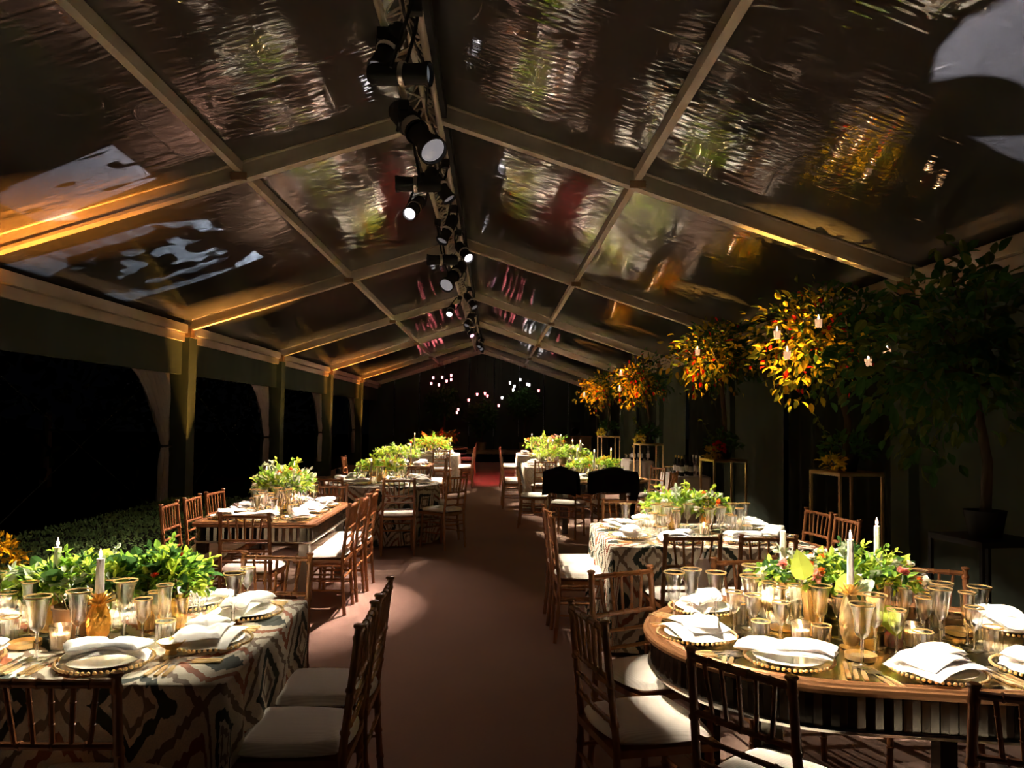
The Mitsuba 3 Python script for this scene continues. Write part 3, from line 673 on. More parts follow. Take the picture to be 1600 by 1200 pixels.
def flat(poly, th, z0, curve=.0):
    m = trimesh.creation.extrude_polygon(poly, th, engine='earcut'); v = m.vertices.copy(); v[:, 2] += z0 + curve * (v[:, 1] * 10) ** 2; m.vertices = v; return m
def cutl(kind):
    from shapely.ops import unary_union
    from shapely.geometry import box as sbox, Point
    from shapely import affinity
    handle = Polygon([(-.004, 0), (.004, 0), (.0065, -.012), (.006, -.10), (-.006, -.10), (-.0065, -.012)])
    if kind == 'fork':
        head = unary_union([sbox(-.011, .045, .011, .062).buffer(.002), sbox(-.003, 0, .003, .047)] + [sbox(x - .0017, .06, x + .0017, .098) for x in (-.0095, -.0032, .0032, .0095)])
    elif kind == 'knife': head = Polygon([(-.004, 0), (.005, 0), (.009, .03), (.009, .09), (.003, .115), (-.005, .10)])
    else: head = unary_union([sbox(-.003, 0, .003, .06), affinity.scale(Point(0, .075).buffer(1, 12), .018, .026, origin=(0, .075))])
    hp = trimesh.creation.extrude_polygon(handle.buffer(.001), .006, engine='earcut'); hp.apply_translation((0, 0, .001))
    return [(('head'), mikit.ply(flat(head, .0022, .0015, .0), 'm_silver', False)), ('handle', mikit.ply(hp, 'm_gold', False))]
WARE['fork'], WARE['knife'], WARE['spoon'] = cutl('fork'), cutl('knife'), cutl('spoon')
WARE['votive_candle'] = [('holder', mikit.ply(lathe([(0, .003), (.029, .003), (.031, .0), (.034, .012), (.039, .088)], 22), 'm_glass', 30)), ('wax', mikit.ply(lathe([(0, .006), (.029, .006), (.033, .055), (.028, .053), (0, .053)], 20), 'm_votive_wax', 30))]
FLAME = lathe([(.0005, 0), (.004, .003), (.0062, .010), (.0055, .018), (.003, .027), (.0004, .036)], 10)
WARE['brass_bowl'] = [('brass_bowl', mikit.ply(lathe([(0, .004), (.022, .004), (.020, .012), (.018, .022), (.034, .034), (.048, .050), (.050, .052), (.046, .051), (.032, .038), (.0, .030)], 28), 'm_brass', 30))]
WARE['brass_dish'] = [('brass_dish', mikit.ply(lathe([(0, .001), (.052, .001), (.056, .004), (.057, .022), (.054, .022), (.053, .008), (0, .007)], 32), 'm_gold', 30))]
def flame(parent, x, y, z, w=16.0, s=1.0, c=(1.0, .60, .24)):
    k = add('flame', moved(FLAME.copy().apply_scale(s), x, y, z), 'm_wax', parent, smooth=True); scene[k]['emitter'] = glow(c, w)
def ware(kind, x, y, rz, label, cat, group=None, z=TZ + .002, parts=None):
    P = parts or WARE[kind]
    if len(P) == 1: k = put(kind, P[0][1], None, at(x, y, z, rz)); ROOTS.discard(k); tag(k, label, cat, group); return k
    k = thing(kind, label, cat, group)
    for n_, d in P: put(n_, d, k, at(x, y, z, rz))
    return k
def votive(x, y, where, z=TZ + .002, lit=True, s=1.0):
    k = ware('votive_candle', x, y, 0, 'glass votive with a lit candle ' + where, 'candle')
    flame(k, x, y, z + .058, 22.0); return k
def taper(x, y, zb_, zt_, where, lit=True, tw=20):
    k = thing('taper_candle', 'ivory taper candle ' + where, 'candle'); h = zt_ - zb_ - .035
    pl = Polygon([(.0150 * (1 + .12 * math.cos(4 * a)) * math.cos(a), .0150 * (1 + .12 * math.cos(4 * a)) * math.sin(a)) for a in np.arange(24) * 2 * np.pi / 24])
    m = trimesh.creation.extrude_polygon(pl, h, engine='earcut'); v = m.vertices.copy(); sc = 1 - .18 * v[:, 2] / h; v[:, 0] *= sc; v[:, 1] *= sc; m.vertices = v
    add('wax', moved(rot(m, (0, 0, 1), tw), x, y, zb_), 'm_wax', k, smooth=40)
    add('wick', tube([(x, y, zt_ - .036), (x + .001, y, zt_ - .027)], .0012, 5), 'm_black', k)
    if lit: flame(k, x, y, zt_ - .032, 30.0)
    return k
def brass_stick(x, y, h, where):
    k = thing('candlestick', 'brass candlestick ' + where, 'candlestick')
    add('foot', moved(lathe([(0, 0), (.055, 0), (.058, .004), (.056, .012), (.048, .010), (.020, .016), (.012, .026)], 32), x, y, TZ + .002), 'm_brass', k, smooth=30)
    add('column', moved(lathe([(.012, .026), (.009, .04), (.013, .05), (.009, .06), (.0095, h * .6), (.014, h * .66), (.009, h * .72), (.011, h - .03), (.019, h - .012), (.019, h), (.013, h), (.013, h - .012)], 20), x, y, TZ + .002), 'm_brass', k, smooth=30)
def pineapple(x, y, h, where, mat='m_pineapple', crown='m_gold', holder=True):
    k = thing('pineapple_candle_holder', 'pineapple-shaped candle holder with a crown of leaves ' + where, 'candle holder')
    n, rows = 40, 34; v = []
    for i in range(rows):
        t = i / (rows - 1); r = .042 * math.sin(math.pi * (.12 + .80 * t)) ** .6
        for j in range(n):
            a = 2 * math.pi * j / n; b = abs(math.sin(a * 5 + t * 14)) * abs(math.sin(a * 5 - t * 14)); rr = r * (.90 + .16 * b ** .6)
            v.append((rr * math.cos(a), rr * math.sin(a), .012 + t * (h - .05)))
    add('body', moved(TM(v, gridf(rows, n)), x, y, TZ + .002), mat, k, smooth=True)
    add('foot', moved(lathe([(0, 0), (.04, 0), (.042, .005), (.028, .010), (.022, .014), (0, .014)], 24), x, y, TZ + .002), 'm_brass', k, smooth=30)
    PL, DL = [], []
    for r0, el, ln in ((10, .35, .055), (9, .8, .06), (6, 1.2, .05)):
        for j in range(r0):
            a = 2 * math.pi * (j + .5 * (r0 % 2)) / r0; PL.append((x + .010 * math.cos(a), y + .010 * math.sin(a), TZ + h - .045)); DL.append((math.cos(a) * math.cos(el), math.sin(a) * math.cos(el), math.sin(el)))
    v0, f0 = LG['oval']; ms = []
    for p, d in zip(PL, DL):
        M = frame_to(p, d); m = TM(v0[:, [1, 2, 0]] * (.030, .05, .058), f0); m.apply_transform(M); ms.append(m)
    add('leaf_crown', cat_(ms), crown, k)
    add('socket', moved(lathe([(0, h - .05), (.012, h - .05), (.015, h - .01), (.015, h), (.0125, h), (.0125, h - .012)], 14), x, y, TZ + .002), 'm_brass', k, smooth=30)
def vase(kind, k, x, y, h, r, mat):
    if kind == 'pot': m = lathe([(0, 0), (r * .72, 0), (r * .78, .006), (r, h * .92), (r * 1.06, h * .93), (r * 1.06, h), (r * .94, h), (r * .9, h * .9), (0, h * .88)], 28)
    elif kind == 'fluted': m = ribbed([(0, 0), (r * .62, 0), (r * .64, .006), (r * .8, h * .6), (r, h), (r * .93, h), (r * .7, h * .5), (0, h * .2)], 48, .05)
    else:                                                       # faceted: few sides
        m = lathe([(0, 0), (r * .55, 0), (r, h * .45), (r * .8, h * .8), (r * .9, h), (r * .82, h), (r * .7, h * .8), (0, h * .6)], 7)
    add('vase', moved(m, x, y, TZ + .002), mat, k, smooth=30 if kind != 'facet' else False)
def arrangement(label, cx, cy_, pots, rad, ztop, n, mix_, big=0, flowers=(), seed=0, sprigs=6, lsz=.052, cat='flower arrangement'):
    """table flowers: pots [(x, y, kind, h, r, mat)], a foliage mound of radii rad above them, big single leaves, blossoms and sprigs"""
    r = np.random.default_rng(100 + seed); k = thing('flower_arrangement', label, cat)
    for (x, y, kd, h, rr, mt) in pots: vase(kd, k, x, y, h, rr, mt)
    zc = TZ + min(p[3] for p in pots) * .9 + .02; rz = max(.05, ztop - zc)
    tot = sum(m[1] for m in mix_)
    for mat, fr, kd, sz in mix_:
        P, D = shell((cx, cy_, zc + rz * .25), (rad[0], rad[1], rz * .75), int(n * fr / tot), r, .45, -.35, .25)
        tag(add('foliage', leaves(P, D, sz, kd, r), mat, k), kind='stuff')
    ms = []
    for (x, y, kd, h, rr, mt) in pots:
        for j in range(7): a = r.uniform(0, 6.28); q = r.uniform(.3, 1); ms.append(tube([(x, y, TZ + h * .5), (x + math.cos(a) * rad[0] * .3 * q, y + math.sin(a) * rad[1] * .3 * q, zc + rz * .4)], .003, 5))
    add('stems', cat_(ms), 'm_stem', k)
    for j in range(big):
        a = r.uniform(0, 6.28); e = r.uniform(.1, 1.0); d = np.array([math.cos(a) * math.cos(e), math.sin(a) * math.cos(e), math.sin(e)])
        p = np.array([cx, cy_, zc + rz * .2]) + d * np.array([rad[0], rad[1], rz * .7]) * r.uniform(.55, .95)
        mt = mix_[j % len(mix_)][0]; m = leaves([p], [d + r.normal(size=3) * .3], lsz * r.uniform(1.2, 1.9), 'round' if j % 3 else 'oval', r); add('leaf', m, mt, k)
    for (mat, cnt, sz) in flowers:
        for j in range(cnt):
            a = r.uniform(0, 6.28); e = r.uniform(.0, 1.3); d = np.array([math.cos(a) * math.cos(e), math.sin(a) * math.cos(e), math.sin(e)])
            p = np.array([cx, cy_, zc + rz * .25]) + d * np.array([rad[0], rad[1], rz * .78]) * r.uniform(.85, 1.05)
            nP = 16; dd = r.normal(size=(nP, 3)) * .8 + d; m = leaves(np.repeat(p[None], nP, 0), dd, sz, 'round', r); add('flower', m, mat, k)
    for j in range(sprigs):
        a = r.uniform(0, 6.28); e = r.uniform(.4, 1.35); d = np.array([math.cos(a) * math.cos(e), math.sin(a) * math.cos(e), math.sin(e)])
        p0 = np.array([cx, cy_, zc + rz * .3]); p1 = p0 + d * np.array([rad[0], rad[1], rz]) * 1.15
        q = np.linspace(.35, 1, 9); pts = p0 + (p1 - p0) * q[:, None]
        sp_ = cat_([tube([p0, p1], .0022, 5), leaves(np.repeat(pts, 2, 0), np.repeat(d[None], 18, 0) + r.normal(size=(18, 3)) * .8, sz * .0 + .042, 'oval', r)]) if False else None
        add('sprig', cat_([tube([p0, p1], .0022, 5), leaves(np.repeat(pts, 2, 0), np.repeat(d[None], 18, 0) + r.normal(size=(18, 3)) * .8, lsz * .8, 'oval', r)]), mix_[(j + 1) % len(mix_)][0], k)
    return k
class Free:
    """keeps glasses and candles from standing inside one another"""
    def __init__(self): self.o = []
    def block(self, x, y, r): self.o.append((x, y, r))
    def ok(self, x, y, r): return all((x - a) ** 2 + (y - b) ** 2 > (r + c) ** 2 for a, b, c in self.o)
    def near(self, x, y, r, g):
        for i in range(60):
            q = .012 * i ** .8; a = i * 2.4
            if self.ok(x + q * math.cos(a), y + q * math.sin(a), r): x, y = x + q * math.cos(a), y + q * math.sin(a); self.block(x, y, r); return x, y
        return None
def place(F, x, y, deg, on, grp, seed, cutlery=True, full=True, who=None):
    """a place setting at x, y facing deg (from the diner to the table's middle)"""
    a = math.radians(deg); d = np.array([math.cos(a), math.sin(a)]); t = np.array([d[1], -d[0]])
    r = np.random.default_rng(seed); F.block(x, y, .16); ona = on
    if who: on = who + ', ' + TAB[ona]
    ware('charger_plate', x, y, deg, 'gold-beaded clear charger plate ' + on, 'plate', 'gold beaded chargers ' + grp)
    ware('dinner_plate', x, y, 0, 'white dinner plate ' + on, 'plate', 'white plates ' + grp, TZ + .012)
    nk = NAPK[seed % 6]; k = put('napkin', nk, None, at(x, y, TZ + .016, deg - 90 + r.uniform(-25, 25))); tag(k, 'folded white napkin ' + on, 'napkin', 'napkins ' + grp)
    if cutlery:
        for kind, off in (('fork', -.200), ('fork', -.225), ('knife', .195), ('knife', .222), ('spoon', .248)):
            q = np.array([x, y]) + t * off - d * .02
            ware(kind, q[0], q[1], deg - 90 + r.uniform(-3, 3), {-.200: 'inner gold-handled fork ', -.225: 'outer gold-handled fork ', .195: 'inner gold-handled knife ', .222: 'outer gold-handled knife ', .248: 'gold-handled spoon '}[off] + on, kind, kind + 's ' + grp, TZ + .001)
    if full:
        for kind, u, w, rad in (('tumbler', .235, .10, .039), ('wine_glass', .245, .0, .037), ('goblet', .29, -.085, .046), ('flute', .325, .06, .034)):
            q = np.array([x, y]) + d * (u + r.uniform(-.02, .02)) + t * (w + r.uniform(-.02, .02))
            s = F.near(q[0], q[1], rad, None)
            if s is not None:
                nm = {'tumbler': 'ribbed water tumbler', 'wine_glass': 'small gold-rimmed wine glass', 'goblet': 'flared gold-rimmed goblet', 'flute': 'amber-tinted champagne flute'}[kind]
                ware(kind, s[0], s[1], r.uniform(0, 360), nm + ' ' + on, 'glass', nm + ('es ' if nm.endswith('s') else 's ') + grp)
def glasses(F, pts, kind, on, grp):
    nm = {'tumbler': 'ribbed water tumbler', 'wine_glass': 'small gold-rimmed wine glass', 'goblet': 'flared gold-rimmed goblet', 'flute': 'amber-tinted champagne flute'}[kind]
    rad = {'tumbler': .039, 'wine_glass': .037, 'goblet': .046, 'flute': .034}[kind]
    for x, y in pts:
        s = F.near(x, y, rad, None)
        if s is not None: ware(kind, s[0], s[1], 0, nm + ' ' + on, 'glass', nm + ('es ' if nm.endswith('s') else 's ') + grp)

# ------------------------------------------------------------------ the tables, their cloths, settings, flowers and chairs
IK1, OV, LM, RI, SI, CO, WH, FM = ('on the ikat cloth beside the hedge', 'on the oval mirrored table', 'on the long mirrored table beside the hedge', 'on the round ikat-clothed table', 'on the square ikat cloth behind the oval table',
                                  'on the round mirrored table with coated chairs', 'on the pale-clothed table past the black coats', 'on the mirrored table past the round ikat cloth')
P1, FA = 'on the far pale-clothed table of the hedge row', 'on the farthest pale-clothed table of the drape row'
TAB = {IK1: 'hedge-side ikat cloth', OV: 'oval mirrored table', LM: 'long mirrored table', RI: 'round ikat cloth', SI: 'square ikat cloth', CO: 'black-coats mirrored table', WH: 'pale cloth past the coats', FM: 'mirrored table past the round cloth', P1: 'far pale cloth, hedge row', FA: 'farthest pale cloth, drape row'}

# --- A: rectangular ikat table in the near corner by the hedge
clothed('rect', (-2.45, -.40, 2.68, 3.92), 'long table hidden under the ikat cloth beside the hedge', 'ikat tablecloth with dark lozenges on the nearest table of the hedge row')
F = Free()
for x, y, r in ((-1.15, 3.17, .08), (-.93, 3.34, .07), (-.80, 3.33, .05), (-1.36, 3.36, .07), (-1.01, 3.10, .05), (-1.29, 3.32, .05), (-1.13, 3.06, .045), (-.70, 2.80, .001), (-1.27, 3.08, .065), (-.69, 3.32, .055)): F.block(x, y, r)
arrangement('big mound of lime and green foliage in a brown pot beside the hedge row candles', -1.20, 3.38, [(-1.15, 3.19, 'pot', .13, .075, 'm_pot_brown'), (-1.36, 3.38, 'pot', .12, .06, 'm_gold')], (.32, .17), 1.03, 1200,
            [('m_leaf_green', .38, 'oval', .044), ('m_leaf_lime', .40, 'oval', .040), ('m_leaf_grey', .10, 'oval', .05), ('m_leaf_dark', .14, 'round', .055)], 40, [('m_petal_orange', 1, .03)], 1, 10, .046)
arrangement('green foliage with a rust berry cluster in a gold vase on the nearest ikat cloth', -.92, 3.45, [(-.93, 3.36, 'fluted', .16, .06, 'm_gold'), (-.80, 3.35, 'pot', .13, .035, 'm_amber_glass')], (.22, .16), 1.05, 900,
            [('m_leaf_green', .40, 'oval', .045), ('m_leaf_lime', .40, 'oval', .042), ('m_leaf_dark', .18, 'round', .055)], 34, [('m_berry', 3, .018), ('m_petal_orange', 1, .025), ('m_petal_white', 1, .025)], 2, 8, .046)
pineapple(-1.01, 3.10, .20, 'of amber glass beside the brown pot', 'm_pineapple', 'm_brass'); taper(-1.01, 3.10, TZ + .20, 1.125, 'in the amber pineapple holder')
brass_stick(-1.29, 3.32, .16, 'in the foliage nearest the hedge'); taper(-1.29, 3.32, TZ + .16, 1.13, 'in the foliage nearest the hedge')
votive(-1.13, 3.06, 'beside the brown pot')
k = ware('brass_bowl', -.69, 3.32 - .33, 0, 'small footed brass bowl between two plates ' + IK1, 'bowl')
ware('brass_dish', -1.27, 3.08, 0, 'flat round brass dish in front of the brown pot', 'dish')
for i, (x, y, d) in enumerate(((-.87, 2.87, 90), (-1.40, 2.87, 90), (-.60, 3.13, 180), (-.60, 3.58, 180), (-.90, 3.74, -90), (-1.42, 3.74, -90), (-1.95, 2.87, 90), (-1.95, 3.74, -90))):
    place(F, x, y, d, IK1, 'on the ikat cloth beside the hedge', i, who=('at the near edge by the chair back', 'at the near edge, second from the aisle', 'at the aisle end, nearer', 'at the aisle end, farther', 'at the far edge by the aisle', 'at the far edge, behind the flowers', 'at the near edge, farthest from the aisle', 'at the far edge, farthest from the aisle')[i])
glasses(F, [(-.89, 3.19), (-.93, 3.12), (-.72, 3.34), (-1.25, 3.2), (-1.32, 3.2)], 'goblet', IK1, IK1)
glasses(F, [(-.80, 3.62), (-.83, 3.52), (-1.42, 3.22), (-1.5, 3.3)], 'wine_glass', IK1, IK1)
C_ = 'brown banquet chair '
chair(-.75, 2.30, 90, C_ + 'at the near side of the ikat cloth beside the hedge')
chair(.02, 3.02, 180, C_ + 'nearer of two on the aisle side of the nearest ikat cloth')
chair(.02, 3.50, 180, C_ + 'farther of two on the aisle side of the nearest ikat cloth')
chair(-.66, 4.30, -96, C_ + 'at the far side of the nearest ikat cloth, facing the camera')

# --- B: long mirrored table by the hedge
mirrored('rect', (-1.97, -.96, 6.52, 8.20), 'long rectangular mirrored table with a bronze rim beside the hedge')
F = Free()
for x, y, r in ((-1.50, 7.55, .07), (-1.62, 7.68, .05), (-1.42, 7.80, .05), (-1.40, 7.02, .045)): F.block(x, y, r)
arrangement('airy white and lime flowers in a gold pot on the long mirrored table', -1.48, 7.58, [(-1.50, 7.55, 'pot', .16, .07, 'm_gold')], (.30, .24), 1.13, 750,
            [('m_leaf_green', .30, 'oval', .055), ('m_leaf_lime', .35, 'oval', .05), ('m_leaf_grey', .30, 'oval', .06)], 12, [('m_petal_white', 9, .035), ('m_petal_orange', 3, .03)], 3, 12, .06)
brass_stick(-1.66, 7.62, .14, 'nearer of two on the long mirrored table'); taper(-1.66, 7.62, TZ + .14, 1.15, 'nearer of two on the long mirrored table')
brass_stick(-1.46, 7.86, .14, 'farther of two on the long mirrored table'); taper(-1.46, 7.86, TZ + .14, 1.19, 'farther of two on the long mirrored table')
votive(-1.40, 7.02, LM)
for i, (x, y, d) in enumerate(((-1.15, 6.86, 180), (-1.15, 7.33, 180), (-1.15, 7.82, 180), (-1.78, 6.86, 0), (-1.78, 7.33, 0), (-1.78, 7.82, 0), (-1.465, 6.70, 90), (-1.46, 8.02, -90))):
    place(F, x, y, d, LM, LM, i + 10, i in (0, 1, 3, 6), who=('on the aisle side, nearest', 'on the aisle side, middle', 'on the aisle side, farthest', 'on the hedge side, nearest', 'on the hedge side, middle', 'on the hedge side, farthest', 'at the near end', 'at the far end')[i])
M_ = 'the long mirrored table'
chair(-1.355, 5.99, 90, C_ + 'in silhouette at the near end of ' + M_)
for x, y, s in ((-.705, 6.87, 'nearest of three on the aisle side of '), (-.685, 7.34, 'middle of three on the aisle side of '), (-.66, 7.77, 'farthest of three on the aisle side of ')): chair(x, y, 180, C_ + s + M_)
for x, y, d, s in ((-2.12, 6.63, 2, 'nearest of three on the hedge side of '), (-2.135, 7.17, 0, 'middle of three on the hedge side of '), (-2.12, 7.70, -6, 'farthest of three on the hedge side of ')): chair(x - .05, y, d, C_ + s + M_)
chair(-1.25, 8.55, -90, C_ + 'at the far end of ' + M_)

# --- C: oval mirrored table
mirrored('oval', ((1.83, 3.36), (2.26, 3.29), .70), 'large oval mirrored table with a carved bronze rim and mirrored apron')
F = Free()
for x, y, r in ((1.73, 3.42, .058), (1.90, 3.15, .05), (1.83, 3.33, .055), (2.03, 3.32, .085), (2.19, 3.53, .058), (1.72, 3.20, .042), (2.17, 3.19, .042), (1.87, 3.00, .055), (2.24, 3.08, .055), (2.46, 3.36, .055), (2.08, 3.17, .04)): F.block(x, y, r)
arrangement('lush mixed flowers in fluted and faceted gold vases on the oval mirrored table', 1.98, 3.42, [(1.83, 3.34, 'fluted', .19, .052, 'm_gold'), (2.03, 3.33, 'facet', .19, .085, 'm_gold')], (.34, .20), 1.08, 950,
            [('m_leaf_green', .34, 'oval', .045), ('m_leaf_lime', .34, 'oval', .045), ('m_leaf_grey', .10, 'oval', .045), ('m_leaf_dark', .16, 'oval', .05)], 30, [('m_petal_white', 26, .025), ('m_petal_orange', 9, .022), ('m_petal_pink', 3, .032)], 4, 12, .048)
ar = [k for k in ROOTS if k.startswith('flower_arrangement')]
LASTARR = 'flower_arrangement_003'
for p, d, s in (((1.76, 3.26, 1.00), (-.35, -.5, .75), .17), ((1.86, 3.22, .97), (.45, -.6, .5), .14), ((2.05, 3.22, .92), (.1, -.6, -.5), .16)):
    m = leaves([p], [d], s * 1.25, 'oval', np.random.default_rng(5)); add('large_leaf', m, 'm_leaf_lime', LASTARR)
brass_stick(1.73, 3.42, .20, 'of the candle nearest the aisle on the oval table'); taper(1.73, 3.42, TZ + .20, 1.215, 'unlit, nearest the aisle on the oval table', False)
pineapple(1.90, 3.15, .25, 'in gold on the oval table', 'm_gold', 'm_gold'); taper(1.90, 3.15, TZ + .25, 1.22, 'in the gold pineapple on the oval table')
brass_stick(2.19, 3.53, .20, 'of the tallest lit candle on the oval table'); taper(2.19, 3.53, TZ + .20, 1.225, 'lit, behind the flowers of the oval table')
votive(1.72, 3.20, 'beside the fluted vase on the oval table'); votive(2.17, 3.19, 'beside the faceted vase on the oval table')
ware('brass_dish', 1.87, 3.00, 0, 'round gold dish between the two nearest plates of the oval table', 'dish')
ware('brass_dish', 2.24, 3.08, 0, 'round gold dish behind the near plates on the drape side of the oval table', 'dish')
ware('brass_dish', 2.46, 3.36, 0, 'round gold dish by the far end plates of the oval table', 'dish')
k = thing('carafe', 'small glass carafe of red wine on the oval mirrored table', 'carafe')
add('glass', moved(lathe([(0, .003), (.034, .003), (.036, .03), (.030, .055), (.012, .085), (.011, .12), (.014, .13)], 20), 2.08, 3.17, TZ + .002), 'm_pink_glass', k, smooth=30)
add('wine', moved(lathe([(0, .006), (.032, .006), (.034, .03), (.030, .048), (0, .048)], 20), 2.08, 3.17, TZ + .002), 'm_wine', k, smooth=30)
for i, (x, y, d) in enumerate(((1.32, 3.27, 8), (1.47, 3.73, -48), (1.58, 2.95, 70), (2.06, 2.82, 94), (2.46, 2.86, 110), (2.70, 3.42, 190), (1.94, 3.90, -86))):
    place(F, x, y, d, OV, OV, i + 20, who=('at the aisle end', 'at the far aisle corner', 'at the near edge by the aisle', 'at the near edge by the drapes', 'at the near drape corner', 'at the drape end', 'at the far edge by the plastic bag')[i])
glasses(F, [(1.60, 3.36), (1.56, 3.30), (1.64, 3.47), (1.55, 3.44), (2.35, 3.30), (2.40, 3.45), (2.31, 3.42), (1.80, 3.05), (1.98, 3.08)], 'goblet', OV, OV)
glasses(F, [(1.50, 3.36), (1.62, 3.28), (2.32, 3.20), (2.05, 3.06), (1.77, 3.12)], 'wine_glass', OV, OV)
glasses(F, [(1.66, 3.55), (2.26, 3.36), (1.50, 3.46), (2.38, 3.56)], 'flute', OV, OV)
O_ = 'the oval mirrored table'
chair(1.24, 2.455, 38, C_ + 'nearest the camera on the aisle side of ' + O_)
chair(2.02, 2.20, 72, C_ + 'nearest the camera on the drape side of ' + O_)
chair(.85, 3.09, 14, C_ + 'with light patches on its cushion, aisle side of ' + O_)
chair(1.12, 3.95, -62, C_ + 'between ' + O_ + ' and the square ikat cloth, aisle corner')
chair(1.845, 4.31, -79, C_ + 'with a plastic bag hung on it, far side, ' + O_)
chair(2.735, 4.13, -114, C_ + 'before the dark drapes at the far end of ' + O_)

# --- D: square ikat table
clothed('rect', (1.32, 2.80, 5.60, 6.88), 'square table hidden under the ikat cloth behind the oval table', 'ikat tablecloth of beige and dark lozenges on the square table behind the oval one')
F = Free()
for x, y, r in ((2.20, 6.40, .05), (1.96, 6.52, .07), (2.26, 6.60, .06), (2.13, 6.25, .042), (2.0, 6.70, .058)): F.block(x, y, r)
arrangement('round mound of pale green flowers with white blossoms on the square ikat table', 2.08, 6.52, [(1.96, 6.52, 'pot', .13, .065, 'm_amber_glass'), (2.26, 6.60, 'pot', .13, .055, 'm_pot_brown')], (.36, .22), 1.06, 850,
            [('m_leaf_green', .38, 'oval', .05), ('m_leaf_lime', .30, 'round', .045), ('m_leaf_grey', .24, 'oval', .05)], 14, [('m_petal_white', 14, .034), ('m_petal_orange', 4, .035), ('m_leaf_lime', 6, .035)], 5, 10, .055)
pineapple(2.20, 6.40, .20, 'of amber glass on the square ikat table'); taper(2.20, 6.40, TZ + .20, 1.08, 'in the amber pineapple on the square ikat table', False)
brass_stick(1.84, 6.62, .12, 'at the back of the square ikat table'); taper(1.84, 6.62, TZ + .12, 1.09, 'at the back of the square ikat table', False)
votive(2.13, 6.22, SI)
for i, (x, y, d) in enumerate(((1.51, 5.99, 0), (1.51, 6.47, 0), (1.83, 5.79, 90), (2.31, 5.79, 90), (2.62, 6.07, 180), (2.62, 6.55, 180), (1.80, 6.70, -90))):
    place(F, x, y, d, SI, SI, i + 30, i < 5, who=('on the aisle side, nearer', 'on the aisle side, farther', 'at the near edge by the aisle', 'at the near edge by the drapes', 'on the drape side, nearer', 'on the drape side, farther', 'at the far edge')[i])
glasses(F, [(1.75, 6.35), (1.80, 6.28), (2.4, 6.36), (2.35, 6.45), (2.02, 6.3)], 'goblet', SI, SI)
S_ = 'the square ikat cloth'
chair(.93, 6.10, 0, C_ + 'nearer of two on the aisle side of ' + S_)
chair(.91, 6.60, 0, C_ + 'farther of two on the aisle side of ' + S_)
chair(1.775, 5.14, 94, C_ + 'in silhouette beside the plastic bag, near side of ' + S_)
chair(2.265, 5.14, 92, C_ + 'in silhouette nearest the candles, near side of ' + S_)
chair(1.68, 7.36, -90, C_ + 'at the far side of ' + S_)
chair(3.20, 6.63, 190, C_ + 'farther of two before the gold pedestal beside ' + S_)
chair(3.23, 6.15, 184, C_ + 'nearer of two before the gold pedestal beside ' + S_)

# --- E: round ikat table, F: round mirrored table with coats
def ring(F, cx, cy_, r, n, a0, on, seed, cut=False, gl=True):
    for i in range(n):
        a = a0 + 360 / n * i; place(F, cx + r * math.cos(math.radians(a)), cy_ + r * math.sin(math.radians(a)), a + 180, on, on, seed + i, cut, gl, ('at the near side', 'at the near drape side', 'at the drape side', 'at the far drape side', 'at the far side', 'at the aisle side', 'at the near aisle side')[i] if '-clothed' not in on else ('at the near side', 'at the near aisle side', 'at the aisle side', 'at the far side', 'at the far open side', 'at the open side', 'at the near open side')[i])
clothed('round', (-1.0, 10.75, .76), 'round table hidden under an ikat cloth beyond the long mirrored table', 'round ikat tablecloth hanging in shade beyond the long mirrored table')
F = Free(); F.block(-1.02, 10.78, .09); F.block(-1.12, 10.55, .05); F.block(-.9, 10.6, .05)
arrangement('bright green leaf mound with white lilies on the round ikat table', -1.02, 10.80, [(-1.02, 10.78, 'pot', .15, .08, 'm_gold')], (.33, .25), 1.06, 700, [('m_leaf_green', .35, 'oval', .06), ('m_leaf_lime', .5, 'oval', .055), ('m_leaf_gold', .1, 'oval', .05)], 0, [('m_petal_white', 5, .04), ('m_petal_orange', 3, .03)], 6, 6, .06)
brass_stick(-1.12, 10.55, .14, 'on the round ikat table'); taper(-1.12, 10.55, TZ + .14, 1.08, 'before the green mound of the round ikat table'); votive(-.90, 10.58, RI)
ring(F, -1.0, 10.75, .55, 7, -90 + 25, RI, 40)
chair(-1.45, 9.45, 70, C_ + 'at the near open side of the round ikat cloth')
chair(-.62, 9.44, 100, C_ + 'at the near side of the round ikat cloth, cushion catching light')
chair(.04, 10.02, 142, C_ + 'on the aisle at the round ikat cloth, nearer')
chair(.05, 10.95, 182, C_ + 'on the aisle at the round ikat cloth, farther')
chair(-2.12, 11.0, -6, C_ + 'on the open side of the round ikat cloth')
chair(-.62, 11.98, -106, C_ + 'at the far side of the round ikat cloth')

mirrored('round', (2.0, 11.90, .80), 'round mirrored table with black coats over its near chairs', pieces=True)
F = Free(); F.block(2.0, 11.9, .1)
for x, y in ((1.75, 12.05), (1.95, 11.62), (2.25, 12.0), (2.15, 11.6)): F.block(x, y, .05)
arrangement('sprawling green and cream flowers among tall candles on the round mirrored table', 2.0, 11.92, [(2.0, 11.9, 'pot', .15, .09, 'm_gold')], (.38, .28), 1.05, 750, [('m_leaf_green', .4, 'oval', .06), ('m_leaf_lime', .4, 'oval', .055), ('m_leaf_gold', .15, 'oval', .05)], 0, [('m_petal_white', 8, .035), ('m_petal_orange', 3, .03)], 7, 8, .06)
for (x, y, zt), s in zip(((1.75, 12.05, 1.19), (1.95, 11.62, 1.20), (2.25, 12.0, 1.21)), ('nearest the aisle', 'at the front', 'nearest the drapes')):
    brass_stick(x, y, .14, s + ' on the round mirrored table'); taper(x, y, TZ + .14, zt, s + ' on the round mirrored table')
votive(2.15, 11.6, CO)
ring(F, 2.0, 11.9, .56, 7, -70, CO, 50)
R_ = 'the round mirrored table'
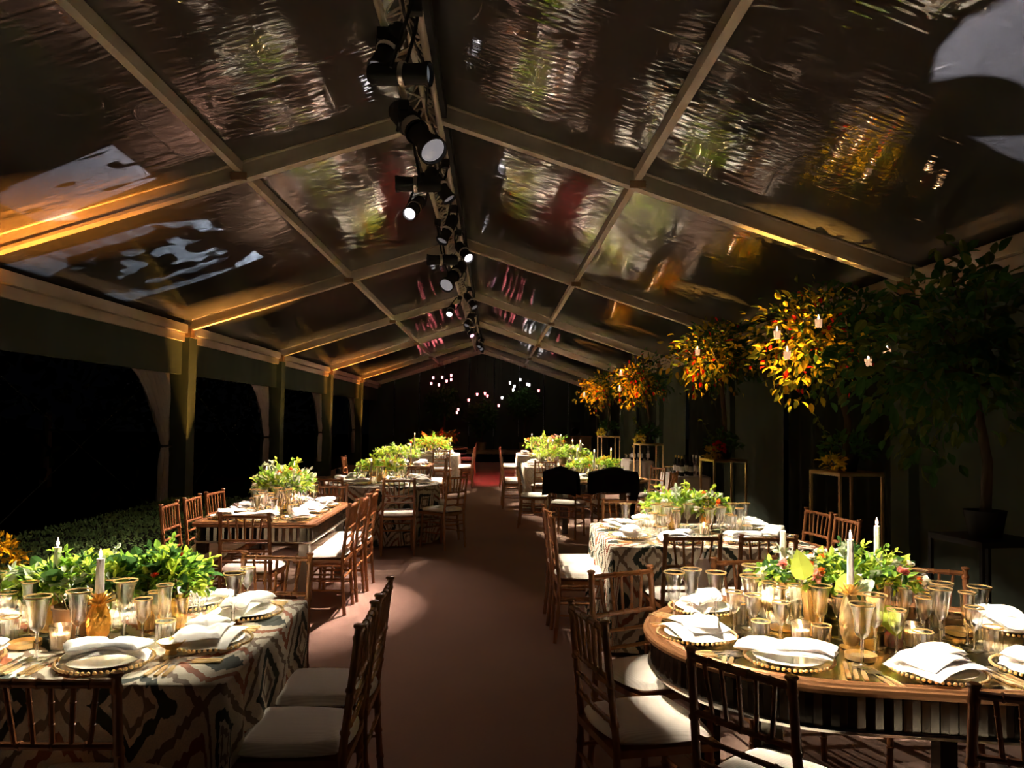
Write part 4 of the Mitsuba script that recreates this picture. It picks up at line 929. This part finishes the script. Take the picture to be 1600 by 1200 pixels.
f1 = chair(1.42, 10.93, 66, C_ + 'under the smaller black coat at ' + R_)
f2 = chair(2.12, 10.90, 96, C_ + 'under the larger black coat at ' + R_)
chair(.86, 12.15, -6, C_ + 'with a sheer shawl, aisle side of ' + R_)
chair(3.06, 12.44, 205, C_ + 'glowing orange at the drape side of ' + R_)
chair(3.04, 11.26, 152, C_ + 'with a dark bag on its seat, drape side, ' + R_)
chair(1.75, 13.02, -75, C_ + 'at the far side of ' + R_)

# --- G, H, I, J: the tables farther back
mirrored('rect', (-1.90, -.64, 13.75, 15.25), 'mirrored table under flowers beyond the round ikat cloth', pieces=False)
F = Free(); F.block(-1.25, 14.4, .1); F.block(-.98, 14.2, .05)
arrangement('pale lime flowers on the mirrored table beyond the round ikat cloth', -1.22, 14.45, [(-1.25, 14.45, 'pot', .15, .08, 'm_gold')], (.42, .30), 1.08, 600, [('m_leaf_lime', .5, 'oval', .07), ('m_leaf_green', .3, 'oval', .07), ('m_petal_white', .2, 'oval', .06)], 0, [('m_petal_white', 6, .04)], 8, 6, .07)
brass_stick(-.98, 14.2, .14, 'on the mirrored table past the round ikat cloth'); taper(-.98, 14.2, TZ + .14, 1.16, FM)
for i, (x, y, d) in enumerate(((-.84, 14.05, 180), (-.84, 14.9, 180), (-1.25, 13.95, 90), (-1.7, 14.2, 0), (-1.7, 14.8, 0), (-1.25, 15.05, -90))): place(F, x, y, d, FM, FM, 60 + i, False, who=('on the aisle side, nearer', 'on the aisle side, farther', 'at the near end', 'on the open side, nearer', 'on the open side, farther', 'at the far end')[i])
chair(-.34, 14.2, 178, C_ + 'on the aisle at the mirrored table past the round ikat cloth'); chair(-.36, 14.85, 182, C_ + 'on the aisle, second at the mirrored table past the round ikat cloth')
chair(-1.3, 13.2, 90, C_ + 'at the near end of the mirrored table past the round ikat cloth'); chair(-2.2, 14.4, 0, C_ + 'on the open side of the mirrored table past the round ikat cloth')

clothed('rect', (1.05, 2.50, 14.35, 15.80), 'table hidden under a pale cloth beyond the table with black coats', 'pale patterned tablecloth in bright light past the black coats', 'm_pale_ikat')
F = Free(); F.block(1.8, 15.1, .1)
for x, y in ((1.5, 14.95), (2.1, 14.9), (1.62, 15.35), (2.0, 15.35)): F.block(x, y, .05)
arrangement('long green flower mound between four candles on the pale cloth past the black coats', 1.80, 15.10, [(1.8, 15.1, 'pot', .15, .09, 'm_pot_brown')], (.55, .32), 1.10, 800, [('m_leaf_green', .25, 'oval', .075), ('m_leaf_lime', .60, 'oval', .07), ('m_petal_white', .12, 'oval', .06)], 0, [('m_petal_pink', 5, .045), ('m_petal_white', 6, .045)], 9, 6, .07)
for (x, y), s in zip(((1.5, 14.95), (2.1, 14.9), (1.62, 15.35), (2.0, 15.35)), ('near the aisle in front', 'near the drapes in front', 'near the aisle behind', 'near the drapes behind')):
    brass_stick(x, y, .14, s + ' ' + WH); taper(x, y, TZ + .14, 1.24, s + ' ' + WH)
for i, (x, y, d) in enumerate(((1.25, 14.75, 0), (1.25, 15.4, 0), (1.5, 14.55, 90), (2.05, 14.55, 90), (2.3, 14.9, 180), (2.3, 15.4, 180))): place(F, x, y, d, WH, WH, 70 + i, False, who=('on the aisle side, nearer', 'on the aisle side, farther', 'at the near edge by the aisle', 'at the near edge by the drapes', 'on the drape side, nearer', 'on the drape side, farther')[i])
chair(.64, 14.62, 0, C_ + 'on the aisle, nearer at the pale cloth past the black coats'); chair(.62, 15.22, 0, C_ + 'on the aisle, farther at the pale cloth past the black coats')
chair(1.38, 13.70, 92, C_ + 'at the near side of the pale cloth past the black coats'); chair(2.1, 13.72, 90, C_ + 'nearest the drapes, near side, pale cloth past the black coats')

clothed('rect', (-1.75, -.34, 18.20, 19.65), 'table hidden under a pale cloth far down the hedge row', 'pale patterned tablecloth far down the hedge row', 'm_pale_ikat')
F = Free(); F.block(-1.05, 18.9, .1); F.block(-1.35, 18.6, .06)
arrangement('lime and orange flowers on the far pale cloth of the hedge row', -1.0, 18.9, [(-1.05, 18.9, 'pot', .15, .09, 'm_gold')], (.50, .32), 1.16, 600, [('m_leaf_lime', .5, 'oval', .08), ('m_leaf_green', .3, 'oval', .08), ('m_petal_orange', .15, 'oval', .07)], 0, [('m_petal_red', 4, .05), ('m_petal_white', 4, .05)], 10, 5, .08)
brass_stick(-1.35, 18.6, .14, P1); taper(-1.35, 18.6, TZ + .14, 1.26, P1)
for i, (x, y, d) in enumerate(((-.55, 18.6, 180), (-.55, 19.2, 180), (-1.05, 18.4, 90), (-1.5, 18.9, 0))): place(F, x, y, d, P1, P1, 80 + i, False, who=('on the aisle side, nearer', 'on the aisle side, farther', 'at the near edge', 'on the open side')[i])
chair(-.66, 17.62, 90, C_ + 'in silhouette at the near side of the far pale cloth, hedge row'); chair(.02, 18.6, 180, C_ + 'on the aisle, nearer at the far pale cloth, hedge row'); chair(.03, 19.2, 180, C_ + 'on the aisle, farther at the far pale cloth, hedge row')

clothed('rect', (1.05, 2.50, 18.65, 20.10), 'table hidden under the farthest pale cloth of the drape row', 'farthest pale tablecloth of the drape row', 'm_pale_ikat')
F = Free(); F.block(1.75, 19.3, .1); F.block(1.4, 19.2, .06); F.block(2.1, 19.2, .06)
arrangement('orange and green flowers on the farthest pale cloth of the drape row', 1.75, 19.35, [(1.75, 19.3, 'pot', .15, .09, 'm_gold')], (.5, .3), 1.2, 500, [('m_leaf_lime', .4, 'oval', .08), ('m_leaf_green', .3, 'oval', .08), ('m_petal_pink', .2, 'oval', .07)], 0, [('m_petal_orange', 5, .05)], 11, 5, .08)
for x, s in ((1.4, 'near the aisle'), (2.1, 'near the drapes')): brass_stick(x, 19.2, .14, s + ' ' + FA); taper(x, 19.2, TZ + .14, 1.26, s + ' ' + FA)
for i, (x, y, d) in enumerate(((1.25, 19.1, 0), (1.25, 19.7, 0), (1.75, 18.85, 90))): place(F, x, y, d, FA, FA, 90 + i, False, who=('on the aisle side, nearer', 'on the aisle side, farther', 'at the near edge')[i])
chair(.62, 19.0, 0, C_ + 'red in the light, nearer on the aisle at the farthest pale cloth'); chair(.64, 19.7, 0, C_ + 'red in the light, farther on the aisle at the farthest pale cloth')
mirrored('round', (-1.0, 22.9, .75), 'round mirrored table farthest down the hedge row', pieces=False)
arrangement('dark red and orange flowers on the farthest table of the hedge row', -1.0, 22.9, [(-1.0, 22.9, 'pot', .15, .09, 'm_gold')], (.5, .3), 1.2, 450, [('m_petal_orange', .4, 'oval', .09), ('m_petal_red', .3, 'oval', .08), ('m_leaf_green', .3, 'oval', .08)], 0, (), 12, 4, .08)
chair(0.0, 22.6, 178, C_ + 'on the aisle at the farthest table of the hedge row')

# ------------------------------------------------------------------ things left on the chairs
def coat(ck, w, drop, sleeve, label):
    _, sx, sy_, deg = next(c for c in CHAIRS if c[0] == ck)
    k = thing('black_coat', label, 'coat'); xf = at(sx, sy_, 0, deg - 90); n, rows = 28, 26; v = []
    for i in range(rows):
        t = i / (rows - 1)
        for j in range(n):
            a = j / (n - 1) * 2 - 1; s = t * 2 - 1                     # s<0 in front of the back, s>0 behind it
            dz = drop * abs(s) ** 1.1; bul = .035 + .02 * abs(s) + .012 * meshkit.noise(np.array([a * 4 + 9, s * 3, 1.0]))
            y = -.265 - math.copysign(bul, s) * min(1, abs(s) * 5) + (.05 * abs(s) if s < 0 else -.01)
            z = .945 - dz - .03 * abs(a) ** 3 + .015 * meshkit.noise(np.array([a * 5, s * 4, 4.0]))
            v.append((a * w * (1 + .06 * meshkit.noise(np.array([a * 2, s * 5, 2.0]))), y, z))
    m = TM(v, gridf(rows, n, False)); m2 = m.copy(); m2.vertices = m.vertices + m.vertex_normals * -.012; m2.invert()
    add('body', cat_([m, m2]), 'm_blackcloth', k, smooth=True, xf=xf)
    if sleeve: add('sleeve', tube([(w * .8, -.31, .88), (w * .86, -.34, .70), (w * .74, -.35, .50), (w * .70, -.34, .30)], [.055, .06, .055, .045], 12), 'm_blackcloth', k, smooth=True, xf=xf)
    add('collar', tube([(-w * .4, -.275, .955), (0, -.285, .975), (w * .4, -.275, .955)], [.018, .026, .018], 8), 'm_blackcloth', k, smooth=True, xf=xf)
coat(f1, .235, .33, False, 'smaller black coat draped square over a chair back')
coat(f2, .33, .30, True, 'larger black coat with a hanging sleeve over a chair back')
bag = thing('plastic_bag', 'white plastic carrier bag hanging from a chair back by the oval table', 'bag')
_, sx, sy_, deg = next(c for c in CHAIRS if 'plastic bag hung' in labels[c[0]]['label'])
xf = at(sx, sy_, 0, deg - 90); v = []; n, rows = 24, 14
for i in range(rows):
    t = i / (rows - 1); z = .90 - .42 * t; w = .030 + .075 * min(1, t * 1.6) ** .8; dp = .012 + .045 * math.sin(min(1, t * 1.1) * 1.6)
    for j in range(n):
        a = 2 * math.pi * j / n; k_ = 1 + .10 * math.sin(3 * a + t * 4) * t
        v.append((.215 + w * math.cos(a) * k_, -.30 + dp * math.sin(a) * k_, z))
add('pouch', TM(v, gridf(rows, n)), 'm_plastic_bag', bag, smooth=True, xf=xf)
add('handle', cat_([tube([(.20, -.30, .88), (.185, -.285, .935), (.20, -.27, .90)], .006, 6), tube([(.23, -.30, .88), (.215, -.285, .935), (.23, -.27, .90)], .006, 6)]), 'm_plastic_bag', bag, xf=xf)
_, sx, sy_, deg = next(c for c in CHAIRS if 'sheer shawl' in labels[c[0]]['label'])
xf = at(sx, sy_, 0, deg - 90); v = []
for i in range(22):
    t = i / 21
    for j in range(10):
        a = j / 9 * 2 - 1; v.append((-.13 + a * (.05 + .04 * math.sin(t * 9)) + .03 * math.sin(t * 5), -.24 + .10 * t + .02 * math.sin(a * 6 + t * 5), .96 - .40 * t))
sh = thing('sheer_shawl', 'twisted sheer white shawl hanging on an aisle chair back', 'shawl'); add('fabric', TM(v, gridf(22, 10, False)), 'm_sheer', sh, smooth=True, xf=xf)
_, sx, sy_, deg = next(c for c in CHAIRS if 'dark bag' in labels[c[0]]['label'])
hb = thing('handbag', 'dark handbag lying on a chair seat by the drapes', 'handbag'); xf = at(sx, sy_, 0, deg - 90)
add('body', sphere((0, .02, .565), (.13, .09, .055)), 'm_blackcloth', hb, smooth=True, xf=xf); add('strap', tube([(-.10, .02, .58), (-.05, .05, .64), (.05, .05, .64), (.10, .02, .58)], .007, 6), 'm_bark', hb, xf=xf)

# ------------------------------------------------------------------ drinks tables along the drapes
def bottle_parts(mat, cap):
    return [('glass', mikit.ply(lathe([(0, 0), (.036, 0), (.038, .006), (.038, .19), (.030, .22), (.014, .25), (.0135, .30), (.015, .302), (.015, .31), (0, .31)], 16), mat, 30)), ('cap', mikit.ply(lathe([(.0155, .27), (.0158, .312), (0, .314)], 12), cap, 30)),
            ('label', mikit.ply(lathe([(.0385, .06), (.0387, .061), (.0387, .149), (.0385, .15)], 16), 'm_napkin', 30))]
BT = [bottle_parts('m_black', 'm_brass'), bottle_parts('m_black', 'm_black'), bottle_parts('m_pink_glass', 'm_silver')]
for q, (x0, x1, y0, y1, s) in enumerate(((3.34, 3.90, 12.45, 13.65, 'nearer drinks table by the drapes'), (3.38, 3.90, 16.95, 18.05, 'farther drinks table by the drapes'))):
    clothed('rect', (x0, x1, y0, y1), 'table hidden under the grey cloth of the ' + s, 'plain taupe cloth on the ' + s, 'm_greycloth')
    r = np.random.default_rng(50 + q)
    for i in range(9 if q == 0 else 5):
        x, y = x0 + .12 + .16 * (i % 3), y0 + .12 + .22 * (i // 3) + .07 * (i % 3)
        ware('bottle', x, y, r.uniform(0, 360), 'dark bottle standing on the ' + s, 'bottle', 'bottles on the ' + s, TZ + .002, BT[i % 3])
    for i in range(6 if q == 0 else 3):
        x, y = x0 + .08 + .10 * (i % 3), y1 - .12 - .12 * (i // 3)
        ware('tumbler', x, y, 0, 'empty tumbler standing on the ' + s, 'glass', 'tumblers on the ' + s)

# ------------------------------------------------------------------ gold pedestals with flowering trees
def pedestal_tree(px, py, rz, h, crown, rad, n, mix_, where, seed, low=True, metal='gold'):
    p = thing(metal + '_pedestal', metal + ' square-frame pedestal ' + where, 'pedestal'); mm = 'm_gold' if metal == 'gold' else 'm_black'; xf = at(px, py, 0, rz); a, b = .21, .011
    for sx_ in (-1, 1):
        for sy2 in (-1, 1): add('upright', box(sx_ * a - b, sx_ * a + b, sy2 * a - b, sy2 * a + b, 0, h), mm, p, xf=xf)
    for z in (.0, h - .022):
        add('frame_bars', cat_([box(-a + b, a - b, s * a - b, s * a + b, z, z + .022) for s in (-1, 1)] + [box(s * a - b, s * a + b, -a + b, a - b, z, z + .022) for s in (-1, 1)]), mm, p, xf=xf)
    add('top_plate', box(-a - b, a + b, -a - b, a + b, h, h + .012), 'm_brass' if metal == 'gold' else mm, p, xf=xf)
    r = np.random.default_rng(200 + seed); t = thing('flower_tree', ('autumn-leaf tree on the gold pedestal ' if metal == 'gold' else 'dark leafy tree on the black pedestal beside the oval table') + (where if metal == 'gold' else ''), 'flower arrangement')
    zb_ = h + .012
    add('pot', moved(lathe([(0, 0), (.09, 0), (.12, .16), (.105, .16), (.095, .13), (0, .13)], 24), px, py, zb_), 'm_black', t, smooth=30)
    c = np.array(crown)
    tp = [np.array([px, py, zb_ + .10]), np.array([px + .02, py, zb_ + .45]), (np.array([px, py, zb_ + .45]) + c) / 2 + [.03, .02, .1], c + [0, 0, .1]]
    tk = add('trunk', tube(tp, [.035, .030, .026, .014], 10), 'm_bark', t, smooth=True)
    for j in range(10):
        a_ = r.uniform(0, 6.28); e = r.uniform(-.3, 1.0); d = np.array([math.cos(a_) * math.cos(e), math.sin(a_) * math.cos(e), math.sin(e)]) * np.array(rad)
        s0 = tp[2] + (tp[3] - tp[2]) * r.uniform(.0, .8); add('branch', tube([s0, s0 + d * .5 + [0, 0, .04], c + d * .95], [.012, .008, .004], 6), 'm_bark', tk)
    tot = sum(m[1] for m in mix_)
    for mat, fr, kd, sz in mix_:
        off = np.array([.16, .08, .06]) if mat == 'm_leaf_dark' and metal == 'gold' else np.array([-.05, 0, -.03])  # dark leaves shifted off the uplit side: shade put into leaf colour
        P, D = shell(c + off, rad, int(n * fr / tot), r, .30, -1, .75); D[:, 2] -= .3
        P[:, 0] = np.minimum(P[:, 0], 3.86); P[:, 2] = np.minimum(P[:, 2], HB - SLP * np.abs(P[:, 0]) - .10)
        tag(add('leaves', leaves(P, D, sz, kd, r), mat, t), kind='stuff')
    if low:
        P, D = shell((px, py, zb_ + .16), (.22, .22, .20), 160, r, .4, -.2); tag(add('low_leaves', leaves(P, D, .08, 'oval', r), 'm_leaf_dark', t), kind='stuff')
        P, D = shell((px - .20, py - .18, zb_ + .07), (.10, .09, .09), 70, r, .3, -.6); tag(add('low_gold_leaves', leaves(P, D, .06, 'oval', r), 'm_leaf_gold', t), kind='stuff')
        if seed == 2:
            P, D = shell((px - .10, py - .18, zb_ + .12), (.07, .07, .09), 26, r, .5, -.4); tag(add('low_blossoms', leaves(P, D, .06, 'round', r), 'm_petal_red', t), kind='stuff')
        pts = [np.array([px - .1 - .03 * i, py - .05, zb_ + .12 + .06 * i]) for i in range(7)]
        add('low_spray', cat_([tube([pts[0], pts[-1]], .004, 5), leaves(np.repeat(np.array(pts), 3, 0), r.normal(size=(21, 3)), .07, 'oval', r)]), mix_[1][0], t)
    for j in range(14):
        d = r.normal(size=3); d /= np.linalg.norm(d); m = leaves([c + d * np.array(rad) * .95], [d + [0, 0, -.4]], .12, 'oval', r); add('leaf', m, mix_[j % len(mix_)][0], t)
    return t
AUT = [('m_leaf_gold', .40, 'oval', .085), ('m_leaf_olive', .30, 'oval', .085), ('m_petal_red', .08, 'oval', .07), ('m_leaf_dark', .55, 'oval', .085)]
TW = ('nearest the oval table', 'second along the drapes', 'third along the drapes', 'farthest along the drapes', 'in the dark beside the drape end of the oval table')
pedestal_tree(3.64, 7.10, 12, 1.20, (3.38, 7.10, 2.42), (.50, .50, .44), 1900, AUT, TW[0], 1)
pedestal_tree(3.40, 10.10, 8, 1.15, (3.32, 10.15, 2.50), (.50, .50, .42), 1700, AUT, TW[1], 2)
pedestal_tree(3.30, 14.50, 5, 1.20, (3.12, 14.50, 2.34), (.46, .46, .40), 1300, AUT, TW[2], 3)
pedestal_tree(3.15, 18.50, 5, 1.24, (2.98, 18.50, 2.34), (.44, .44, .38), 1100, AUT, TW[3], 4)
DARKT = [('m_leaf_dark', .6, 'oval', .10), ('m_leaf_olive', .4, 'oval', .10)]
pedestal_tree(3.50, 4.85, 10, .95, (3.34, 4.85, 2.12), (.53, .62, .52), 1500, DARKT, TW[4], 5, low=False, metal='black')
HV = [(2.93, 6.85, 2.36, .13, 'on the aisle edge'), (3.24, 6.72, 2.45, .15, 'at the middle'), (3.00, 6.80, 2.18, .13, 'lowest on the aisle edge'), (3.62, 6.62, 2.11, .30, 'hanging clear, nearer the tree'), (3.76, 6.58, 2.19, .30, 'hanging clear, nearer the drapes')]
def hanging(x, y, z, up, label):
    k = thing('hanging_votive', label, 'candle holder')
    add('cup', moved(lathe([(0, .002), (.024, .002), (.027, .0), (.034, .085)], 16), x, y, z), 'm_glass', k, smooth=30)
    kw = add('wax', moved(lathe([(0, .004), (.025, .004), (.031, .072), (0, .070)], 14), x, y, z), 'm_votive_wax', k, smooth=30); scene[kw]['emitter'] = glow((1.0, .58, .32), .26)
    add('wire', cat_([tube([(x - .033, y, z + .085), (x, y, z + .15), (x, y, z + .15 + up)], .0022, 5), tube([(x + .033, y, z + .085), (x, y, z + .15)], .0022, 5)]), 'm_black', k)
    kk = add('flame', moved(FLAME.copy().apply_scale(1.3), x, y, z + .070), 'm_wax', k, smooth=True); scene[kk]['emitter'] = glow((1, .55, .24), 14.0)
for x, y, z, u_, s in HV: hanging(x, y, z, u_, 'lit glass votive %s of the nearest autumn tree' % s)
hanging(2.99, 9.80, 2.45, .15, 'lit glass votive in the second autumn tree'); hanging(2.74, 14.2, 2.42, .15, 'lit glass votive upper in the third autumn tree'); hanging(2.72, 14.2, 2.14, .2, 'lit glass votive lower in the third autumn tree'); hanging(2.55, 18.3, 2.14, .25, 'lit glass votive in the farthest autumn tree')

# ------------------------------------------------------------------ end of the hall: three dark flower trees with candle lamps
for i, (x, z, s) in enumerate(((-1.40, 2.15, 'nearest the open side'), (.02, 1.62, 'in the middle'), (1.62, 2.15, 'nearest the drapes'))):
    t = thing('dark_flower_tree', 'dark round flower tree on the far stage, ' + s, 'flower arrangement'); y = 30.0
    add('pot', moved(lathe([(0, 0), (.16, 0), (.2, .3), (.17, .3), (0, .26)], 20), x, y, .40), 'm_pot_brown', t, smooth=30)
    add('trunk', tube([(x, y, .6), (x + .03, y, z - .3), (x, y, z)], [.05, .04, .03], 8), 'm_bark', t)
    P, D = shell((x, y, z), (.62, .50, .55), 600, np.random.default_rng(300 + i), .4, -1, .3); tag(add('leaves', leaves(P, D, .17, 'oval'), 'm_leaf_dark', t), kind='stuff')
CL = [[(676, 592), (673, 601), (690, 591), (704, 588), (697, 597), (704, 594.5), (685, 603)], [(716, 641), (714, 646), (732, 626), (745, 617), (757, 615.5), (761, 619.5)], [(796, 598), (803, 603.5), (801, 609), (812, 593), (823, 600), (826, 601), (784, 622), (779, 634), (841, 610)]]
for i, (ls, s) in enumerate(zip(CL, ('nearest the open side', 'in the middle', 'nearest the drapes'))):
    for j, (px_, py_) in enumerate(ls):
        x, z = .4816 + (px_ - 771.8) / FOC * 29.4, 1.65 + (652 - py_) / FOC * 29.4
        wh = i == 2 and j < 7
        k = thing('candle_lamp', 'small %s glowing candle lamp over the far flower tree %s' % ('white' if wh else 'red', s), 'lamp', '%s candle lamps over the far flower tree %s' % ('white' if wh else 'red', s))
        kk = add('cup', moved(lathe([(0, 0), (.035, 0), (.042, .10), (0, .102)], 12), x, 29.4, z - .05), 'm_wax', k, smooth=30); scene[kk]['emitter'] = glow((1, .9, .88) if wh else (1, .18, .2), 2.6)
        add('wire', tube([(x, 29.4, z + .05), (x, 29.4, zb(x) + .10)], .004, 5), 'm_black', k)
# ------------------------------------------------------------------ last things: amber-lit shrub by the hedge, cabinet at the far end
sh_ = thing('small_shrub', 'small leafy shrub glowing amber over its added floor uplight at the hedge end', 'shrub'); r_ = np.random.default_rng(77)
add('stem', tube([(-3.08, 5.66, 0), (-3.07, 5.72, .45)], [.018, .008], 6), 'm_bark', sh_)
P, D = shell((-3.04, 5.80, .60), (.19, .15, .15), 170, r_, .35); tag(add('leaves', leaves(P, D, .075, 'oval', r_), 'm_leaf_gold', sh_), kind='stuff')
cb = thing('bar_cabinet', 'brown wooden bar cabinet by the drapes before the far stage', 'cabinet')
add('carcass', box(2.75, 3.85, 27.45, 27.95, .06, 1.0), 'm_pot_brown', cb); add('worktop', box(2.70, 3.88, 27.38, 28.0, 1.0, 1.04), 'm_wood', cb); add('plinth', box(2.8, 3.8, 27.5, 27.9, 0, .06), 'm_black', cb)
for i in range(3):
    dk = add('door', box(2.77 + .36 * i, 3.11 + .36 * i, 27.42, 27.45, .1, .97), 'm_pot_brown', cb); add('handle', tube([(3.07 + .36 * i, 27.405, .6), (3.07 + .36 * i, 27.405, .72)], .008, 6), 'm_brass', dk)
sp_ = thing('loudspeaker', 'black loudspeaker standing on the far bar cabinet', 'speaker')
add('cabinet_box', box(3.15, 3.45, 27.5, 27.8, 1.04, 1.52), 'm_black', sp_); add('woofer', moved(rot(lathe([(.0, .02), (.10, .0), (.12, .012), (.125, .012)], 20), (1, 0, 0), 90), 3.30, 27.49, 1.20), 'm_blackcloth', sp_)
